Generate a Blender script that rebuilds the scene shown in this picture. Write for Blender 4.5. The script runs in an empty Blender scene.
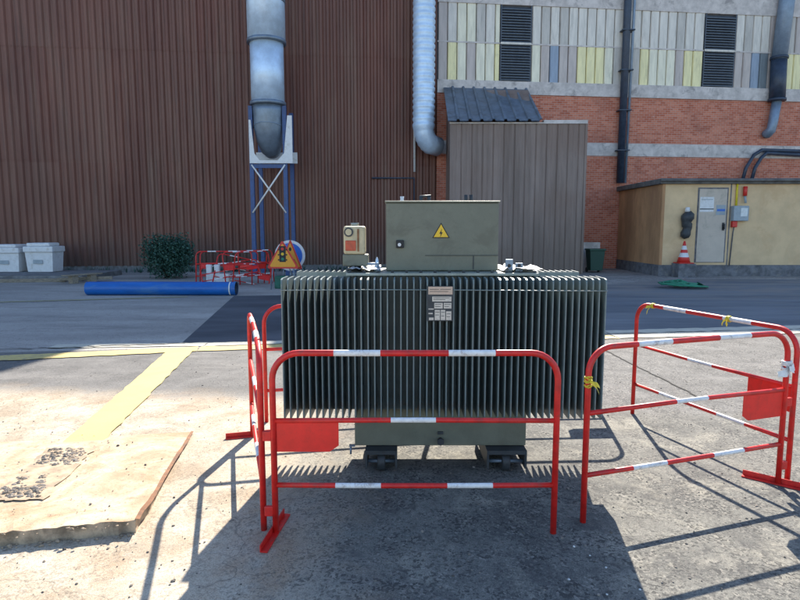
import bpy, bmesh, math, random
from mathutils import Vector, Matrix
R = math.radians
rnd = random.Random(7)
sc = bpy.context.scene
C = sc.collection

# ------------------------------------------------------------------ camera
CAM_H, PITCH, F = 1.68, R(6.75), 600.0
cd = bpy.data.cameras.new('camera'); cam = bpy.data.objects.new('camera', cd); C.objects.link(cam)
cam.location = (0, 0, CAM_H); cam.rotation_euler = (R(90) - PITCH, 0, 0)
cd.sensor_width = 36; cd.lens = 27; cd.clip_end = 2000; cd.clip_start = .05
sc.camera = cam

def ray(px, py):
    u, v = (px - 400) / F, (py - 300) / F
    return Vector((u, math.cos(PITCH) - v * math.sin(PITCH), -math.sin(PITCH) - v * math.cos(PITCH)))
def gr(px, py, z=0.0):
    d = ray(px, py); t = (z - CAM_H) / d.z
    return Vector((d.x * t, d.y * t, z))
def at(px, py, Y):
    d = ray(px, py); t = Y / d.y
    return Vector((d.x * t, Y, CAM_H + d.z * t))

# ------------------------------------------------------------------ world, sun
SUN_AZ, SUN_EL = R(9), R(37)
w = bpy.data.worlds.new("World"); sc.world = w; w.use_nodes = True
nt = w.node_tree; bg = nt.nodes['Background']
sky = nt.nodes.new('ShaderNodeTexSky'); sky.sky_type = 'NISHITA'; sky.sun_disc = False
sky.sun_elevation = SUN_EL; sky.sun_rotation = SUN_AZ; sky.ozone_density = 2.6; sky.dust_density = .4
nt.links.new(sky.outputs[0], bg.inputs[0]); bg.inputs[1].default_value = 0.125
sl = bpy.data.lights.new('sun', 'SUN'); sl.energy = 5.0; sl.angle = R(.5); sl.color = (1, .93, .82)
so = bpy.data.objects.new('sun', sl); C.objects.link(so)
sd = Vector((math.sin(SUN_AZ) * math.cos(SUN_EL), math.cos(SUN_AZ) * math.cos(SUN_EL), math.sin(SUN_EL)))
so.rotation_euler = sd.to_track_quat('Z', 'Y').to_euler(); so.location = (5, 20, 30)
sc.view_settings.view_transform = 'Standard'; sc.view_settings.look = 'None'
sc.view_settings.gamma = 1; sc.view_settings.use_curve_mapping = False
sc.view_settings.exposure = 1.28
sc.render.engine = 'CYCLES'

# ------------------------------------------------------------------ materials
def s2l(c): return tuple(((x / 255) / 12.92 if x / 255 < .04045 else ((x / 255 + .055) / 1.055) ** 2.4) for x in c)
class N:
    def __init__(s, name):
        s.m = bpy.data.materials.new(name); s.m.use_nodes = True
        s.t = s.m.node_tree; s.b = s.t.nodes['Principled BSDF']
        tc = s.t.nodes.new('ShaderNodeTexCoord'); s.co = tc.outputs['Object']
    def n(s, ty, **kw):
        o = s.t.nodes.new(ty)
        for k, v in kw.items(): setattr(o, k, v)
        return o
    def l(s, a, b): s.t.links.new(a, b)
    def val(s, x, inp):
        if isinstance(x, (int, float)): inp.default_value = x
        elif isinstance(x, tuple): inp.default_value = (*x, 1) if len(x) == 3 and len(inp.default_value) == 4 else x
        else: s.l(x, inp)
    def noise(s, scale, detail=4, rough=.6, co=None, stretch=None, dist=0):
        co = co or s.co
        if stretch:
            mp = s.n('ShaderNodeMapping'); mp.inputs['Scale'].default_value = stretch; s.l(co, mp.inputs[0]); co = mp.outputs[0]
        o = s.n('ShaderNodeTexNoise'); o.inputs['Scale'].default_value = scale; o.inputs['Detail'].default_value = detail
        o.inputs['Roughness'].default_value = rough; o.inputs['Distortion'].default_value = dist
        s.l(co, o.inputs['Vector']); return o.outputs['Fac']
    def ramp(s, f, a, b, x=0., y=1.):
        o = s.n('ShaderNodeMapRange'); o.interpolation_type = 'SMOOTHSTEP'
        s.val(f, o.inputs[0])
        for i, q in zip((1, 2, 3, 4), (a, b, x, y)): o.inputs[i].default_value = q
        return o.outputs[0]
    def mix(s, f, a, b, mode='MIX'):
        o = s.n('ShaderNodeMix', data_type='RGBA', blend_type=mode)
        s.val(f, o.inputs[0]); s.val(a, o.inputs[6]); s.val(b, o.inputs[7]); return o.outputs[2]
    def mth(s, op, a, b=0., c=None):
        o = s.n('ShaderNodeMath', operation=op); s.val(a, o.inputs[0]); s.val(b, o.inputs[1])
        if c is not None: s.val(c, o.inputs[2])
        return o.outputs[0]
    def bump(s, h, st=.3, d=.01, prev=None):
        o = s.n('ShaderNodeBump'); o.inputs['Strength'].default_value = st; o.inputs['Distance'].default_value = d
        s.l(h, o.inputs['Height'])
        if prev is not None: s.l(prev, o.inputs['Normal'])
        s.l(o.outputs[0], s.b.inputs['Normal']); return o.outputs[0]
    def fin(s, col, rough=.7, metal=0., spec=None):
        s.val(col, s.b.inputs['Base Color']); s.val(rough, s.b.inputs['Roughness']); s.b.inputs['Metallic'].default_value = metal
        if spec is not None: s.b.inputs['Specular IOR Level'].default_value = spec
        return s.m

def simple(name, col, rough=.6, metal=0., var=.25, scale=6., dirt=None, bump=.1, stretch=None, fine=60, spec=None):
    k = N(name)
    a = k.noise(scale, 5, .65, stretch=stretch); b = k.noise(fine, 3, .6)
    lo = tuple(x * (1 - var) for x in col); hi = tuple(min(1, x * (1 + var)) for x in col)
    c = k.mix(k.ramp(a, .3, .7), lo, hi)
    c = k.mix(k.ramp(b, .55, .8, 0, .35), c, tuple(x * .6 for x in col))
    if dirt: c = k.mix(k.ramp(k.noise(scale * .7, 6, .7, stretch=stretch, dist=.5), .52, .68, 0, .8), c, dirt)
    k.bump(b, bump, .004)
    r = k.mth('MULTIPLY_ADD', a, .25, rough - .12)
    return k.fin(c, r, metal, spec)

M = {}
M['red'] = simple('red_paint', (.62, .018, .014), .42, var=.2, scale=14, dirt=(.36, .045, .035), bump=.15)
M['white_band'] = simple('white_band', (.76, .74, .73), .45, var=.1, scale=26, dirt=(.40, .33, .30), bump=.1)
M['redplate'] = simple('red_sheet', (.80, .022, .014), .45, var=.1, scale=9, dirt=(.62, .03, .02), bump=.1)
M['tgreen'] = simple('grey_green_paint', (.15, .155, .115), .5, var=.12, scale=5, dirt=(.11, .11, .08), bump=.12)
M['tfin'] = simple('fin_paint', (.13, .165, .16), .42, var=.15, scale=9, dirt=(.07, .09, .09), bump=.1)
M['tdark'] = simple('dark_steel', (.035, .04, .045), .55, var=.3, scale=12)
M['dgalv'] = simple('dull_cover', (.30, .32, .28), .4, var=.2, scale=10, metal=.2)
M['cream'] = simple('cream_plastic', (.50, .42, .26), .5, var=.15, scale=15, dirt=(.3, .22, .12))
M['orange_win'] = simple('red_indicator', (.45, .06, .02), .35, var=.2, scale=30)
M['black'] = simple('black_rubber', (.015, .015, .016), .6)
M['yellow'] = simple('warning_yellow', (.75, .47, .02), .45, var=.06, scale=20)
M['plate'] = simple('nameplate_metal', (.55, .50, .44), .4, var=.15, scale=60, metal=.2)
M['plate_red'] = simple('nameplate_tint', (.55, .40, .30), .4, var=.1, scale=60)
M['white'] = simple('white_plastic', (.66, .66, .66), .5, var=.06, scale=8, dirt=(.5, .48, .44))
M['galv'] = simple('galvanised_duct', (.56, .70, .86), .42, metal=.3, var=.12, scale=3, bump=.05)
M['galvd'] = simple('galvanised_dull', (.20, .25, .31), .45, metal=.5, var=.15, scale=4)
M['bluesteel'] = simple('blue_steel', (.035, .075, .20), .5, var=.2, scale=8)
M['pipeblue'] = simple('blue_pipe_plastic', (.005, .11, .40), .42, var=.15, scale=5, dirt=(.05, .16, .36), stretch=(.3, 1, 1))
M['shed'] = None
M['bandc'] = simple('concrete_band', (.55, .50, .47), .85, var=.18, scale=3, dirt=(.26, .24, .23), bump=.3)
M['roofblue'] = simple('shed_roof_sheet', (.13, .16, .20), .5, metal=.2, var=.25, scale=2.5, dirt=(.07, .08, .1))
M['hutroof'] = simple('hut_roof_edge', (.13, .125, .12), .85, var=.35, scale=3)
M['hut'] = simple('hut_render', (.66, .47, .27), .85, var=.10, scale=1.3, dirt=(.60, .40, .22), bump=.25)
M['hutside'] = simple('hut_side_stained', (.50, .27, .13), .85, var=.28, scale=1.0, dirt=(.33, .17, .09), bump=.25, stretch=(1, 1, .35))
M['plinth'] = simple('hut_plinth', (.14, .14, .15), .85, var=.4, scale=4, dirt=(.25, .23, .2))
M['door'] = simple('hut_door', (.52, .44, .36), .6, var=.06, scale=2, dirt=(.36, .32, .26))
M['greybox'] = simple('grey_cabinet', (.30, .35, .38), .5, var=.1, scale=6)
M['cabglass'] = simple('cabinet_window', (.55, .60, .62), .2, var=.1, scale=12)
M['orange'] = simple('sign_orange', (.80, .33, .02), .45, var=.05, scale=12)
M['signred'] = simple('sign_red', (.60, .03, .02), .45, var=.05)
M['signblue'] = simple('sign_blue', (.02, .13, .50), .4, var=.05)
M['rust'] = simple('rusty_angle', (.20, .09, .04), .85, var=.4, scale=14, bump=.3)
M['wood'] = simple('weathered_timber', (.24, .20, .15), .85, var=.35, scale=5, stretch=(1, 8, 8))
M['kerb'] = simple('old_kerb', (.17, .17, .17), .9, var=.35, scale=4, bump=.4)
M['net'] = simple('green_hose', (.02, .20, .11), .6, var=.25, scale=12)
M['tape_y'] = simple('yellow_tape', (.70, .55, .03), .5, var=.2, scale=40)
M['tape_w'] = simple('white_tape', (.75, .72, .68), .5, var=.1, scale=40)
M['crack'] = simple('open_joint', (.03, .028, .025), .95)
M['pebble'] = simple('pebbles', (.16, .14, .12), .9, var=.6, scale=9)
M['rubble'] = simple('rubble_stone', (.20, .17, .14), .9, var=.5, scale=14)
M['litter'] = simple('litter_white', (.7, .7, .68), .6)
M['darkpipe'] = simple('dark_blue_pipe', (.03, .045, .075), .45, var=.25, scale=5)
M['midpipe'] = simple('grey_blue_pipe', (.20, .26, .34), .45, metal=.3, var=.15, scale=4)
M['roofing'] = simple('flat_roofing', (.12, .12, .12), .9, var=.2, scale=2)

def m_fin():
    k = N('fin_paint')
    a = k.noise(9, 5, .65); st = k.noise(30, 5, .7, stretch=(1, 1, .06)); b = k.noise(70, 3)
    c = k.mix(k.ramp(a, .3, .7), (.135, .18, .18), (.20, .245, .24))
    c = k.mix(k.ramp(st, .5, .7, 0, .35), c, (.26, .29, .26))
    sp = k.n('ShaderNodeSeparateXYZ'); k.l(k.co, sp.inputs[0])
    low = k.mth('MULTIPLY', k.ramp(sp.outputs[2], .43, .62, 1, 0), k.ramp(k.noise(40, 5, .75, stretch=(1, 1, .4)), .52, .62))
    c = k.mix(k.mth('MULTIPLY', low, .75), c, (.20, .10, .05))
    c = k.mix(k.ramp(k.noise(22, 6, .8), .62, .68, 0, .7), c, (.07, .075, .07))
    k.bump(b, .1, .003)
    return k.fin(c, .36)
M['tfin'] = m_fin()
def m_clad():
    k = N('brown_cladding')
    a = k.noise(.45, 5, .6, stretch=(1, 1, .5)); b = k.noise(2.2, 6, .7, stretch=(1, 1, .09)); c_ = k.noise(9, 5, .7, stretch=(1, 1, .04))
    c = k.mix(k.ramp(a, .3, .7), (.105, .030, .018), (.165, .058, .036))
    c = k.mix(k.ramp(b, .45, .75, 0, .6), c, (.19, .115, .08))
    c = k.mix(k.ramp(c_, .5, .72, 0, .5), c, (.05, .022, .018))
    sp = k.n('ShaderNodeSeparateXYZ'); k.l(k.co, sp.inputs[0])
    cell = k.n('ShaderNodeTexWhiteNoise', noise_dimensions='2D'); cv = k.n('ShaderNodeCombineXYZ')
    k.l(k.mth('FLOOR', k.mth('DIVIDE', sp.outputs[0], 1.048)), cv.inputs[0]); k.l(k.mth('FLOOR', k.mth('DIVIDE', sp.outputs[2], 4.18)), cv.inputs[1]); k.l(cv.outputs[0], cell.inputs['Vector'])
    c = k.mix(k.ramp(cell.outputs['Value'], 0, 1, 0, .25), c, (.18, .10, .07))
    low = k.ramp(k.mth('ADD', sp.outputs[2], k.mth('MULTIPLY', k.noise(.8, 4), 2.2)), 1.2, 2.9, .6, 0)
    c = k.mix(low, c, (.06, .048, .04))
    k.bump(k.noise(3, 3, stretch=(1, 1, .2)), .12, .02)
    return k.fin(c, .52)
M['clad'] = m_clad()
def m_shed():
    k = N('grey_board_cladding')
    b = k.noise(3.0, 6, .7, stretch=(1, 1, .08)); a = k.noise(.5, 4)
    c = k.mix(k.ramp(b, .3, .7), (.16, .118, .098), (.27, .205, .175))
    c = k.mix(k.ramp(a, .35, .7, 0, .5), c, (.19, .12, .09))
    sp = k.n('ShaderNodeSeparateXYZ'); k.l(k.co, sp.inputs[0])
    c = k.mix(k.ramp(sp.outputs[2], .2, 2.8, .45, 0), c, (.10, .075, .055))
    k.bump(k.noise(25, 3), .1, .004)
    return k.fin(c, .65)
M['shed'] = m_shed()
def m_brick():
    k = N('red_brick')
    sp = k.n('ShaderNodeSeparateXYZ'); k.l(k.co, sp.inputs[0])
    cb = k.n('ShaderNodeCombineXYZ'); k.l(sp.outputs[0], cb.inputs[0]); k.l(sp.outputs[2], cb.inputs[1])
    bt = k.n('ShaderNodeTexBrick'); k.l(cb.outputs[0], bt.inputs['Vector'])
    bt.inputs['Scale'].default_value = 1; bt.inputs['Brick Width'].default_value = .23; bt.inputs['Row Height'].default_value = .085
    bt.inputs['Mortar Size'].default_value = .007; bt.inputs['Bias'].default_value = -.1
    bt.inputs['Color1'].default_value = (.44, .115, .06, 1); bt.inputs['Color2'].default_value = (.62, .23, .14, 1)
    bt.inputs['Mortar'].default_value = (.48, .33, .27, 1)
    a = k.noise(.7, 6, .7); b = k.noise(4, 5, .75)
    c = k.mix(k.ramp(a, .45, .7, 0, .5), bt.outputs[0], (.20, .075, .055))
    c = k.mix(k.ramp(b, .58, .72, 0, .55), c, (.66, .45, .37))
    k.bump(bt.outputs['Fac'], -.4, .01)
    return k.fin(c, .9)
M['brick'] = m_brick()
def m_panel(name, col):
    return simple(name, col, .45, var=.12, scale=2.2, dirt=tuple(x * .72 for x in col), bump=.08, stretch=(3, 3, .5))
PAN = {'w': m_panel('pale_glass_panel', (.66, .61, .54)), 'g': m_panel('grey_glass_panel', (.50, .46, .41)),
       'c': m_panel('cream_glass_panel', (.76, .71, .55)), 'y': m_panel('yellow_glass_panel', (.82, .73, .40)),
       'b': m_panel('blue_glass_panel', (.27, .33, .42)), 'd': m_panel('dark_glass_panel', (.17, .20, .22)),
       't': m_panel('taupe_glass_panel', (.50, .43, .39))}
M['louvre'] = simple('dark_louvre', (.05, .062, .085), .5, var=.2, scale=5)

def m_ground():
    k = N('yard_surface')
    sp = k.n('ShaderNodeSeparateXYZ'); k.l(k.co, sp.inputs[0]); X, Y = sp.outputs[0], sp.outputs[1]
    big = k.noise(.55, 6, .62); mid = k.noise(2.3, 7, .68, dist=.4); fine = k.noise(30, 5, .75); grit = k.noise(130, 3, .7)
    wv = k.mth('MULTIPLY', k.mth('SUBTRACT', mid, .5), 1.5)
    # concrete colour, warm left; worn grey right, darkened to deepen the transformer's shadow
    warm = k.mix(k.ramp(mid, .3, .72), (.38, .295, .205), (.62, .54, .42))
    warm = k.mix(k.ramp(k.noise(1.1, 6, .7, dist=1.), .5, .68, 0, .6), warm, (.40, .26, .155))
    warm = k.mix(k.ramp(k.noise(5, 6, .75), .56, .72, 0, .55), warm, (.66, .61, .51))
    grey = k.mix(k.ramp(mid, .28, .75), (.095, .092, .085), (.225, .215, .185))
    grey = k.mix(k.ramp(k.noise(1.6, 6, .72, dist=.6), .5, .66, 0, .75), grey, (.33, .305, .245))
    side = k.ramp(k.mth('ADD', k.mth('ADD', X, k.mth('MULTIPLY', Y, .08)), wv), -.75, .25)
    conc = k.mix(side, warm, grey)
    asph = k.mix(k.ramp(mid, .25, .75), (.11, .105, .10), (.20, .19, .178))
    asph = k.mix(k.ramp(k.noise(1.2, 6, .7, stretch=(.5, 1.4, 1)), .52, .7, 0, .5), asph, (.28, .26, .235))
    # concrete -> asphalt boundary
    bl = k.mth('ADD', k.mth('ADD', Y, k.mth('MULTIPLY', X, .12)), k.mth('MULTIPLY', wv, .55))
    f = k.ramp(bl, 5.35, 6.0)
    c = k.mix(f, conc, asph)
    # far yard: cool, smoother asphalt
    far = k.mix(k.ramp(k.noise(.5, 5, .6, stretch=(.35, 1.6, 1)), .3, .7), (.30, .275, .25), (.48, .44, .395))
    far = k.mix(k.ramp(k.noise(.8, 5, .7, stretch=(.3, 1.5, 1)), .55, .7, 0, .6), far, (.17, .162, .155))
    c = k.mix(k.ramp(k.mth('SUBTRACT', Y, k.mth('MULTIPLY', X, .13)), 8.7, 8.9), c, far)
    # aggregate
    c = k.mix(k.ramp(grit, .5, .66, 0, .75), c, k.mix(.6, c, (.02, .02, .02)))
    c = k.mix(k.ramp(grit, .46, .34, 0, .45), c, k.mix(.5, c, (.62, .58, .5)))
    c = k.mix(k.ramp(fine, .54, .70, 0, .6), c, k.mix(.5, c, (.05, .045, .04)))
    fb = k.noise(9, 6, .75); c = k.mix(k.ramp(fb, .52, .68, 0, .5), c, k.mix(.5, c, (.07, .06, .055)))
    vo = k.n('ShaderNodeTexVoronoi', feature='F1'); vo.inputs['Scale'].default_value = 26; k.l(k.co, vo.inputs['Vector'])
    c = k.mix(k.ramp(vo.outputs['Distance'], .10, .16, .55, 0), c, k.mix(.5, c, (.04, .035, .03)))
    va = k.n('ShaderNodeTexVoronoi', feature='F1'); va.inputs['Scale'].default_value = 75; k.l(k.co, va.inputs['Vector'])
    sc_ = k.n('ShaderNodeSeparateColor'); k.l(va.outputs['Color'], sc_.inputs[0])
    pat = k.ramp(k.noise(3.5, 5, .7), .36, .6, .25, 1)
    pat = k.mth('MULTIPLY', pat, k.mth('MULTIPLY_ADD', side, .6, .4))
    c = k.mix(k.mth('MULTIPLY', pat, k.ramp(sc_.outputs[0], .66, .72, 0, .75)), c, (.035, .034, .034))
    c = k.mix(k.mth('MULTIPLY', pat, k.ramp(sc_.outputs[1], .84, .88, 0, .35)), c, (.42, .38, .32))
    c = k.mix(k.mth('MULTIPLY', side, k.ramp(k.noise(4.5, 7, .75, dist=.8), .50, .66, 0, .6)), c, (.07, .068, .066))
    # thin cracks
    wc = k.n('ShaderNodeVectorMath', operation='ADD'); k.l(k.co, wc.inputs[0])
    nz = k.n('ShaderNodeTexNoise'); nz.inputs['Scale'].default_value = 1.5; nz.inputs['Detail'].default_value = 5; k.l(k.co, nz.inputs['Vector']); k.l(nz.outputs['Color'], wc.inputs[1])
    v2 = k.n('ShaderNodeTexVoronoi', feature='DISTANCE_TO_EDGE'); v2.inputs['Scale'].default_value = .42; k.l(wc.outputs[0], v2.inputs['Vector'])
    c = k.mix(k.ramp(v2.outputs['Distance'], .0, .0035, .4, 0), c, (.05, .045, .04))
    h = k.mth('ADD', k.mth('MULTIPLY', fine, .6), k.mth('MULTIPLY', grit, .4))
    k.bump(h, .55, .012)
    return k.fin(c, .9, spec=.3)
M['ground'] = m_ground()
def m_patch():
    k = N('dark_asphalt')
    a = k.noise(.6, 5, .6, stretch=(.5, 1.3, 1)); b = k.noise(40, 4, .7)
    c = k.mix(k.ramp(a, .3, .7), (.052, .056, .065), (.115, .118, .13))
    c = k.mix(k.ramp(b, .5, .8, 0, .5), c, (.03, .03, .033))
    k.bump(b, .4, .01)
    return k.fin(c, .85, spec=.3)
M['patch'] = m_patch()
def m_blue_patch():
    k = N('smooth_asphalt')
    a = k.noise(.45, 6, .65, stretch=(.35, 1.6, 1)); b = k.noise(40, 4, .7)
    c = k.mix(k.ramp(a, .3, .7), (.085, .098, .115), (.19, .205, .22))
    c = k.mix(k.ramp(k.noise(.9, 5, .7, stretch=(.3, 1.5, 1)), .52, .66, 0, .7), c, (.20, .185, .165))
    sp = k.n('ShaderNodeSeparateXYZ'); k.l(k.co, sp.inputs[0])
    c = k.mix(k.mth('MULTIPLY', k.ramp(sp.outputs[1], 13.5, 17, 0, 1), k.ramp(k.noise(.7, 6, .7, stretch=(.5, 1.5, 1)), .42, .6, .1, .85)), c, (.24, .21, .185))
    k.bump(b, .35, .01)
    return k.fin(c, .8, spec=.3)
M['bpatch'] = m_blue_patch()
def m_paint(name, col, wear):
    k = N(name)
    a = k.noise(7, 7, .75); b = k.noise(60, 4, .7); g = k.noise(2.0, 6, .7)
    c = k.mix(k.ramp(g, .3, .7), tuple(x * .85 for x in col), col)
    wr = k.ramp(a, wear, wear + .12)
    c = k.mix(wr, c, (.26, .22, .16)); c = k.mix(k.ramp(k.noise(26, 6, .8), .56, .64, 0, .55), c, (.30, .25, .17))
    c = k.mix(k.ramp(b, .6, .8, 0, .4), c, (.2, .17, .12))
    k.bump(b, .3, .006)
    return k.fin(c, .75)
M['ypaint'] = m_paint('yellow_road_paint', (.66, .53, .17), .56)
M['ypaint2'] = m_paint('worn_yellow_paint', (.60, .46, .17), .52)
M['wpaint'] = m_paint('worn_pale_paint', (.55, .51, .41), .60)
M['fpaint'] = m_paint('faint_yellow_paint', (.36, .33, .20), .50)
def m_slab():
    k = N('slab_concrete')
    mid = k.noise(2.6, 7, .7, dist=.6); fine = k.noise(35, 5, .75)
    c = k.mix(k.ramp(mid, .3, .7), (.38, .27, .17), (.64, .52, .37))
    c = k.mix(k.ramp(k.noise(1.3, 6, .7, dist=1.2), .48, .66, 0, .7), c, (.38, .215, .11))
    c = k.mix(k.ramp(k.noise(7, 6, .75), .57, .7, 0, .6), c, (.62, .56, .45))
    c = k.mix(k.ramp(fine, .54, .68, 0, .6), c, (.17, .12, .085)); c = k.mix(k.ramp(k.noise(14, 7, .8), .56, .64, 0, .6), c, (.26, .18, .12))
    k.bump(fine, .5, .012)
    return k.fin(c, .9, spec=.3)
M['slab'] = m_slab()
M['slabface'] = simple('slab_edge', (.34, .26, .18), .95, var=.5, scale=9, dirt=(.12, .09, .07), bump=.6)
def m_leaf():
    k = N('dark_leaves')
    oi = k.n('ShaderNodeNewGeometry')
    c = k.mix(oi.outputs['Random Per Island'], (.010, .045, .035), (.035, .10, .065))
    return k.fin(c, .6)
M['leaf'] = m_leaf()
M['leafbin'] = simple('dull_green_plastic', (.02, .12, .08), .6)
M['twig'] = simple('twigs', (.06, .045, .03), .9)

# ------------------------------------------------------------------ mesh helpers
class MB:
    def __init__(s): s.v = []; s.f = []; s.mi = []; s.sm = []; s.mats = []
    def mat(s, m):
        if m not in s.mats: s.mats.append(m)
        return s.mats.index(m)
    def add(s, vs, fs, m, smooth=False):
        o = len(s.v); i = s.mat(m); s.v += [tuple(x) for x in vs]
        for f in fs: s.f.append([o + q for q in f]); s.mi.append(i); s.sm.append(smooth)
    def box(s, a, b, m, T=None):
        x0, y0, z0 = a; x1, y1, z1 = b
        vs = [Vector(p) for p in ((x0,y0,z0),(x1,y0,z0),(x1,y1,z0),(x0,y1,z0),(x0,y0,z1),(x1,y0,z1),(x1,y1,z1),(x0,y1,z1))]
        if T is not None: vs = [T @ p for p in vs]
        s.add(vs, [(3,2,1,0),(4,5,6,7),(0,1,5,4),(1,2,6,5),(2,3,7,6),(3,0,4,7)], m)
    def bbox(s, a, b, r, m, T=None):       # box with rounded vertical + horizontal edges via bmesh bevel
        bm = bmesh.new(); bmesh.ops.create_cube(bm, size=1)
        for v in bm.verts: v.co = Vector([a[i] + (v.co[i] + .5) * (b[i] - a[i]) for i in range(3)])
        bmesh.ops.bevel(bm, geom=list(bm.edges), offset=r, segments=2, affect='EDGES', profile=.5)
        bm.verts.ensure_lookup_table(); bm.verts.index_update()
        vs = [v.co.copy() for v in bm.verts]
        if T is not None: vs = [T @ p for p in vs]
        s.add(vs, [[v.index for v in f.verts] for f in bm.faces], m); bm.free()
    def tube(s, pts, r, m, n=10, cap=True, mats=None, closed=False):
        pts = [Vector(p) for p in pts]; rs = r if isinstance(r, (list, tuple)) else [r] * len(pts)
        rings = []; t0 = (pts[1] - pts[0]).normalized()
        up = Vector((0, 0, 1)) if abs(t0.z) < .9 else Vector((0, 1, 0))
        nrm = (up - t0 * up.dot(t0)).normalized()
        for i, p in enumerate(pts):
            if i == 0: t = t0
            elif i == len(pts) - 1: t = (pts[i] - pts[i-1]).normalized()
            else:
                a = (pts[i] - pts[i-1]).normalized(); b = (pts[i+1] - pts[i]).normalized(); t = (a + b)
                t = t.normalized() if t.length > 1e-6 else a
            nrm = (nrm - t * nrm.dot(t)).normalized(); bn = t.cross(nrm)
            rings.append([p + (nrm * math.cos(2*math.pi*k/n) + bn * math.sin(2*math.pi*k/n)) * rs[i] for k in range(n)])
        base = len(s.v)
        for rg in rings: s.v += [tuple(q) for q in rg]
        for i in range(len(rings) - 1):
            mm = s.mat(mats[i] if mats else m)
            for k in range(n):
                s.f.append([base+i*n+k, base+i*n+(k+1)%n, base+(i+1)*n+(k+1)%n, base+(i+1)*n+k]); s.mi.append(mm); s.sm.append(True)
        if cap:
            s.f.append([base+k for k in range(n)][::-1]); s.mi.append(s.mat(mats[0] if mats else m)); s.sm.append(False)
            e = base + (len(rings)-1)*n
            s.f.append([e+k for k in range(n)]); s.mi.append(s.mat(mats[-1] if mats else m)); s.sm.append(False)
    def prism(s, poly, axis, a, b, m, T=None):   # poly: 2D list; axis x: (y,z), y: (x,z), z: (x,y)
        def P(q, t): return Vector({'x': (t, q[0], q[1]), 'y': (q[0], t, q[1]), 'z': (q[0], q[1], t)}[axis])
        n = len(poly); vs = [P(q, a) for q in poly] + [P(q, b) for q in poly]
        if T is not None: vs = [T @ v for v in vs]
        fs = [list(range(n))[::-1], [n+i for i in range(n)]] + [(i, (i+1)%n, n+(i+1)%n, n+i) for i in range(n)]
        s.add(vs, fs, m)
    def build(s, name, parent=None, bevel=None):
        me = bpy.data.meshes.new(name); me.from_pydata(s.v, [], s.f)
        for m in s.mats: me.materials.append(m)
        me.polygons.foreach_set('material_index', s.mi); me.polygons.foreach_set('use_smooth', s.sm)
        bm = bmesh.new(); bm.from_mesh(me); bmesh.ops.recalc_face_normals(bm, faces=bm.faces); bm.to_mesh(me); bm.free()
        o = bpy.data.objects.new(name, me); C.objects.link(o)
        if parent: o.parent = parent
        if bevel:
            b = o.modifiers.new('bevel', 'BEVEL'); b.width = bevel; b.segments = 2; b.limit_method = 'ANGLE'
        return o
def tag(o, label=None, cat=None, group=None, kind=None):
    if label: o['label'] = label
    if cat: o['category'] = cat
    if group: o['group'] = group
    if kind: o['kind'] = kind
    return o
def thing(name, label, cat, loc=(0,0,0), rz=0, group=None, rx=0, ry=0):
    o = bpy.data.objects.new(name, None); C.objects.link(o); o.location = loc; o.rotation_euler = (rx, ry, rz)
    o.empty_display_size = .2
    return tag(o, label, cat, group)
def one(mb, name, m_parent=None, **k): return mb.build(name, m_parent)
def arc(c, r, a0, a1, n, f):   # points on an arc, f maps (a,b) -> 3D
    return [f(c[0] + r*math.cos(a0+(a1-a0)*i/n), c[1] + r*math.sin(a0+(a1-a0)*i/n)) for i in range(n+1)]

# ------------------------------------------------------------------ ground
def sheet(name, poly, z, m, cuts=0):
    mb = MB(); mb.add([(p[0], p[1], z) for p in poly], [list(range(len(poly)))], m)
    o = mb.build(name); tag(o, kind='structure')
    if o.data.polygons[0].normal.z < 0: o.data.flip_normals()
    return o
sheet('ground', [(-150, -60), (150, -60), (150, 220), (-150, 220)], 0, M['ground'])
# dark asphalt patch (right of the long seam), bluish asphalt to the right of it
a1, a2 = gr(182, 343), gr(238, 296)
shade = lambda X: 8.95 + X * .135
dz = .004
sheet('asphalt_patch', [(a1.x, a1.y), (1.8, 9.42), (2.4, 15.8), (a2.x - .1, a2.y)], dz, M['patch'])
sheet('smooth_asphalt', [(1.83, 9.42), (22, 12.1), (24, 19.5), (9.5, 20.2), (2.43, 15.8)], dz, M['bpatch'])
# painted lines
def strip(name, p, q, w0, m, z, w1=None, ragged=0):
    p, q = Vector(p[:2]), Vector(q[:2]); d = (q - p).normalized(); n = Vector((-d.y, d.x)); w1 = w1 or w0
    K = max(2, int((q - p).length / .12)); vs = []; L = random.Random(len(name) + int(p.x * 10))
    for i in range(K + 1):
        t = i / K; c = p.lerp(q, t); w_ = w0 + (w1 - w0) * t
        vs.append((*(c + n * (w_/2 + L.uniform(-ragged, ragged))), z)); vs.append((*(c - n * (w_/2 + L.uniform(-ragged, ragged))), z))
    mb = MB(); mb.add(vs, [(2*i, 2*i+1, 2*i+3, 2*i+2) for i in range(K)], m)
    o = mb.build(name); tag(o, kind='structure')
    if o.data.polygons[0].normal.z < 0: o.data.flip_normals()
    return o
L0, L1, L2 = gr(-60, 361), gr(200, 348), gr(612, 336)
V = lambda dy: Vector((0, dy, 0))
strip('painted_line', L0 + V(-.05), L1 + V(-.10), .34, M['ypaint2'], .010, ragged=.02)
strip('painted_line', L1 + V(-.10) + Vector((.02, .003, 0)), L2 + V(-.10), .32, M['ypaint2'], .010, ragged=.02)
strip('painted_line', L2 + V(-.06) + Vector((.02, .002, 0)), gr(900, 329), .34, M['wpaint'], .010, ragged=.03)
strip('concrete_strip', gr(40, 351) + V(.3), L1 + V(.24), .26, M['wpaint'], .009, ragged=.03)
strip('concrete_strip', L1 + V(.24) + Vector((.02, .003, 0)), L2 + V(.28), .24, M['wpaint'], .009, ragged=.03)
strip('concrete_strip', L2 + V(.32) + Vector((.02, .003, 0)), gr(900, 329)+V(.4), .30, M['wpaint'], .009, ragged=.03)
strip('painted_line', gr(-80, 304.5), gr(188, 297), .22, M['fpaint'], .008, ragged=.02)
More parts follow.
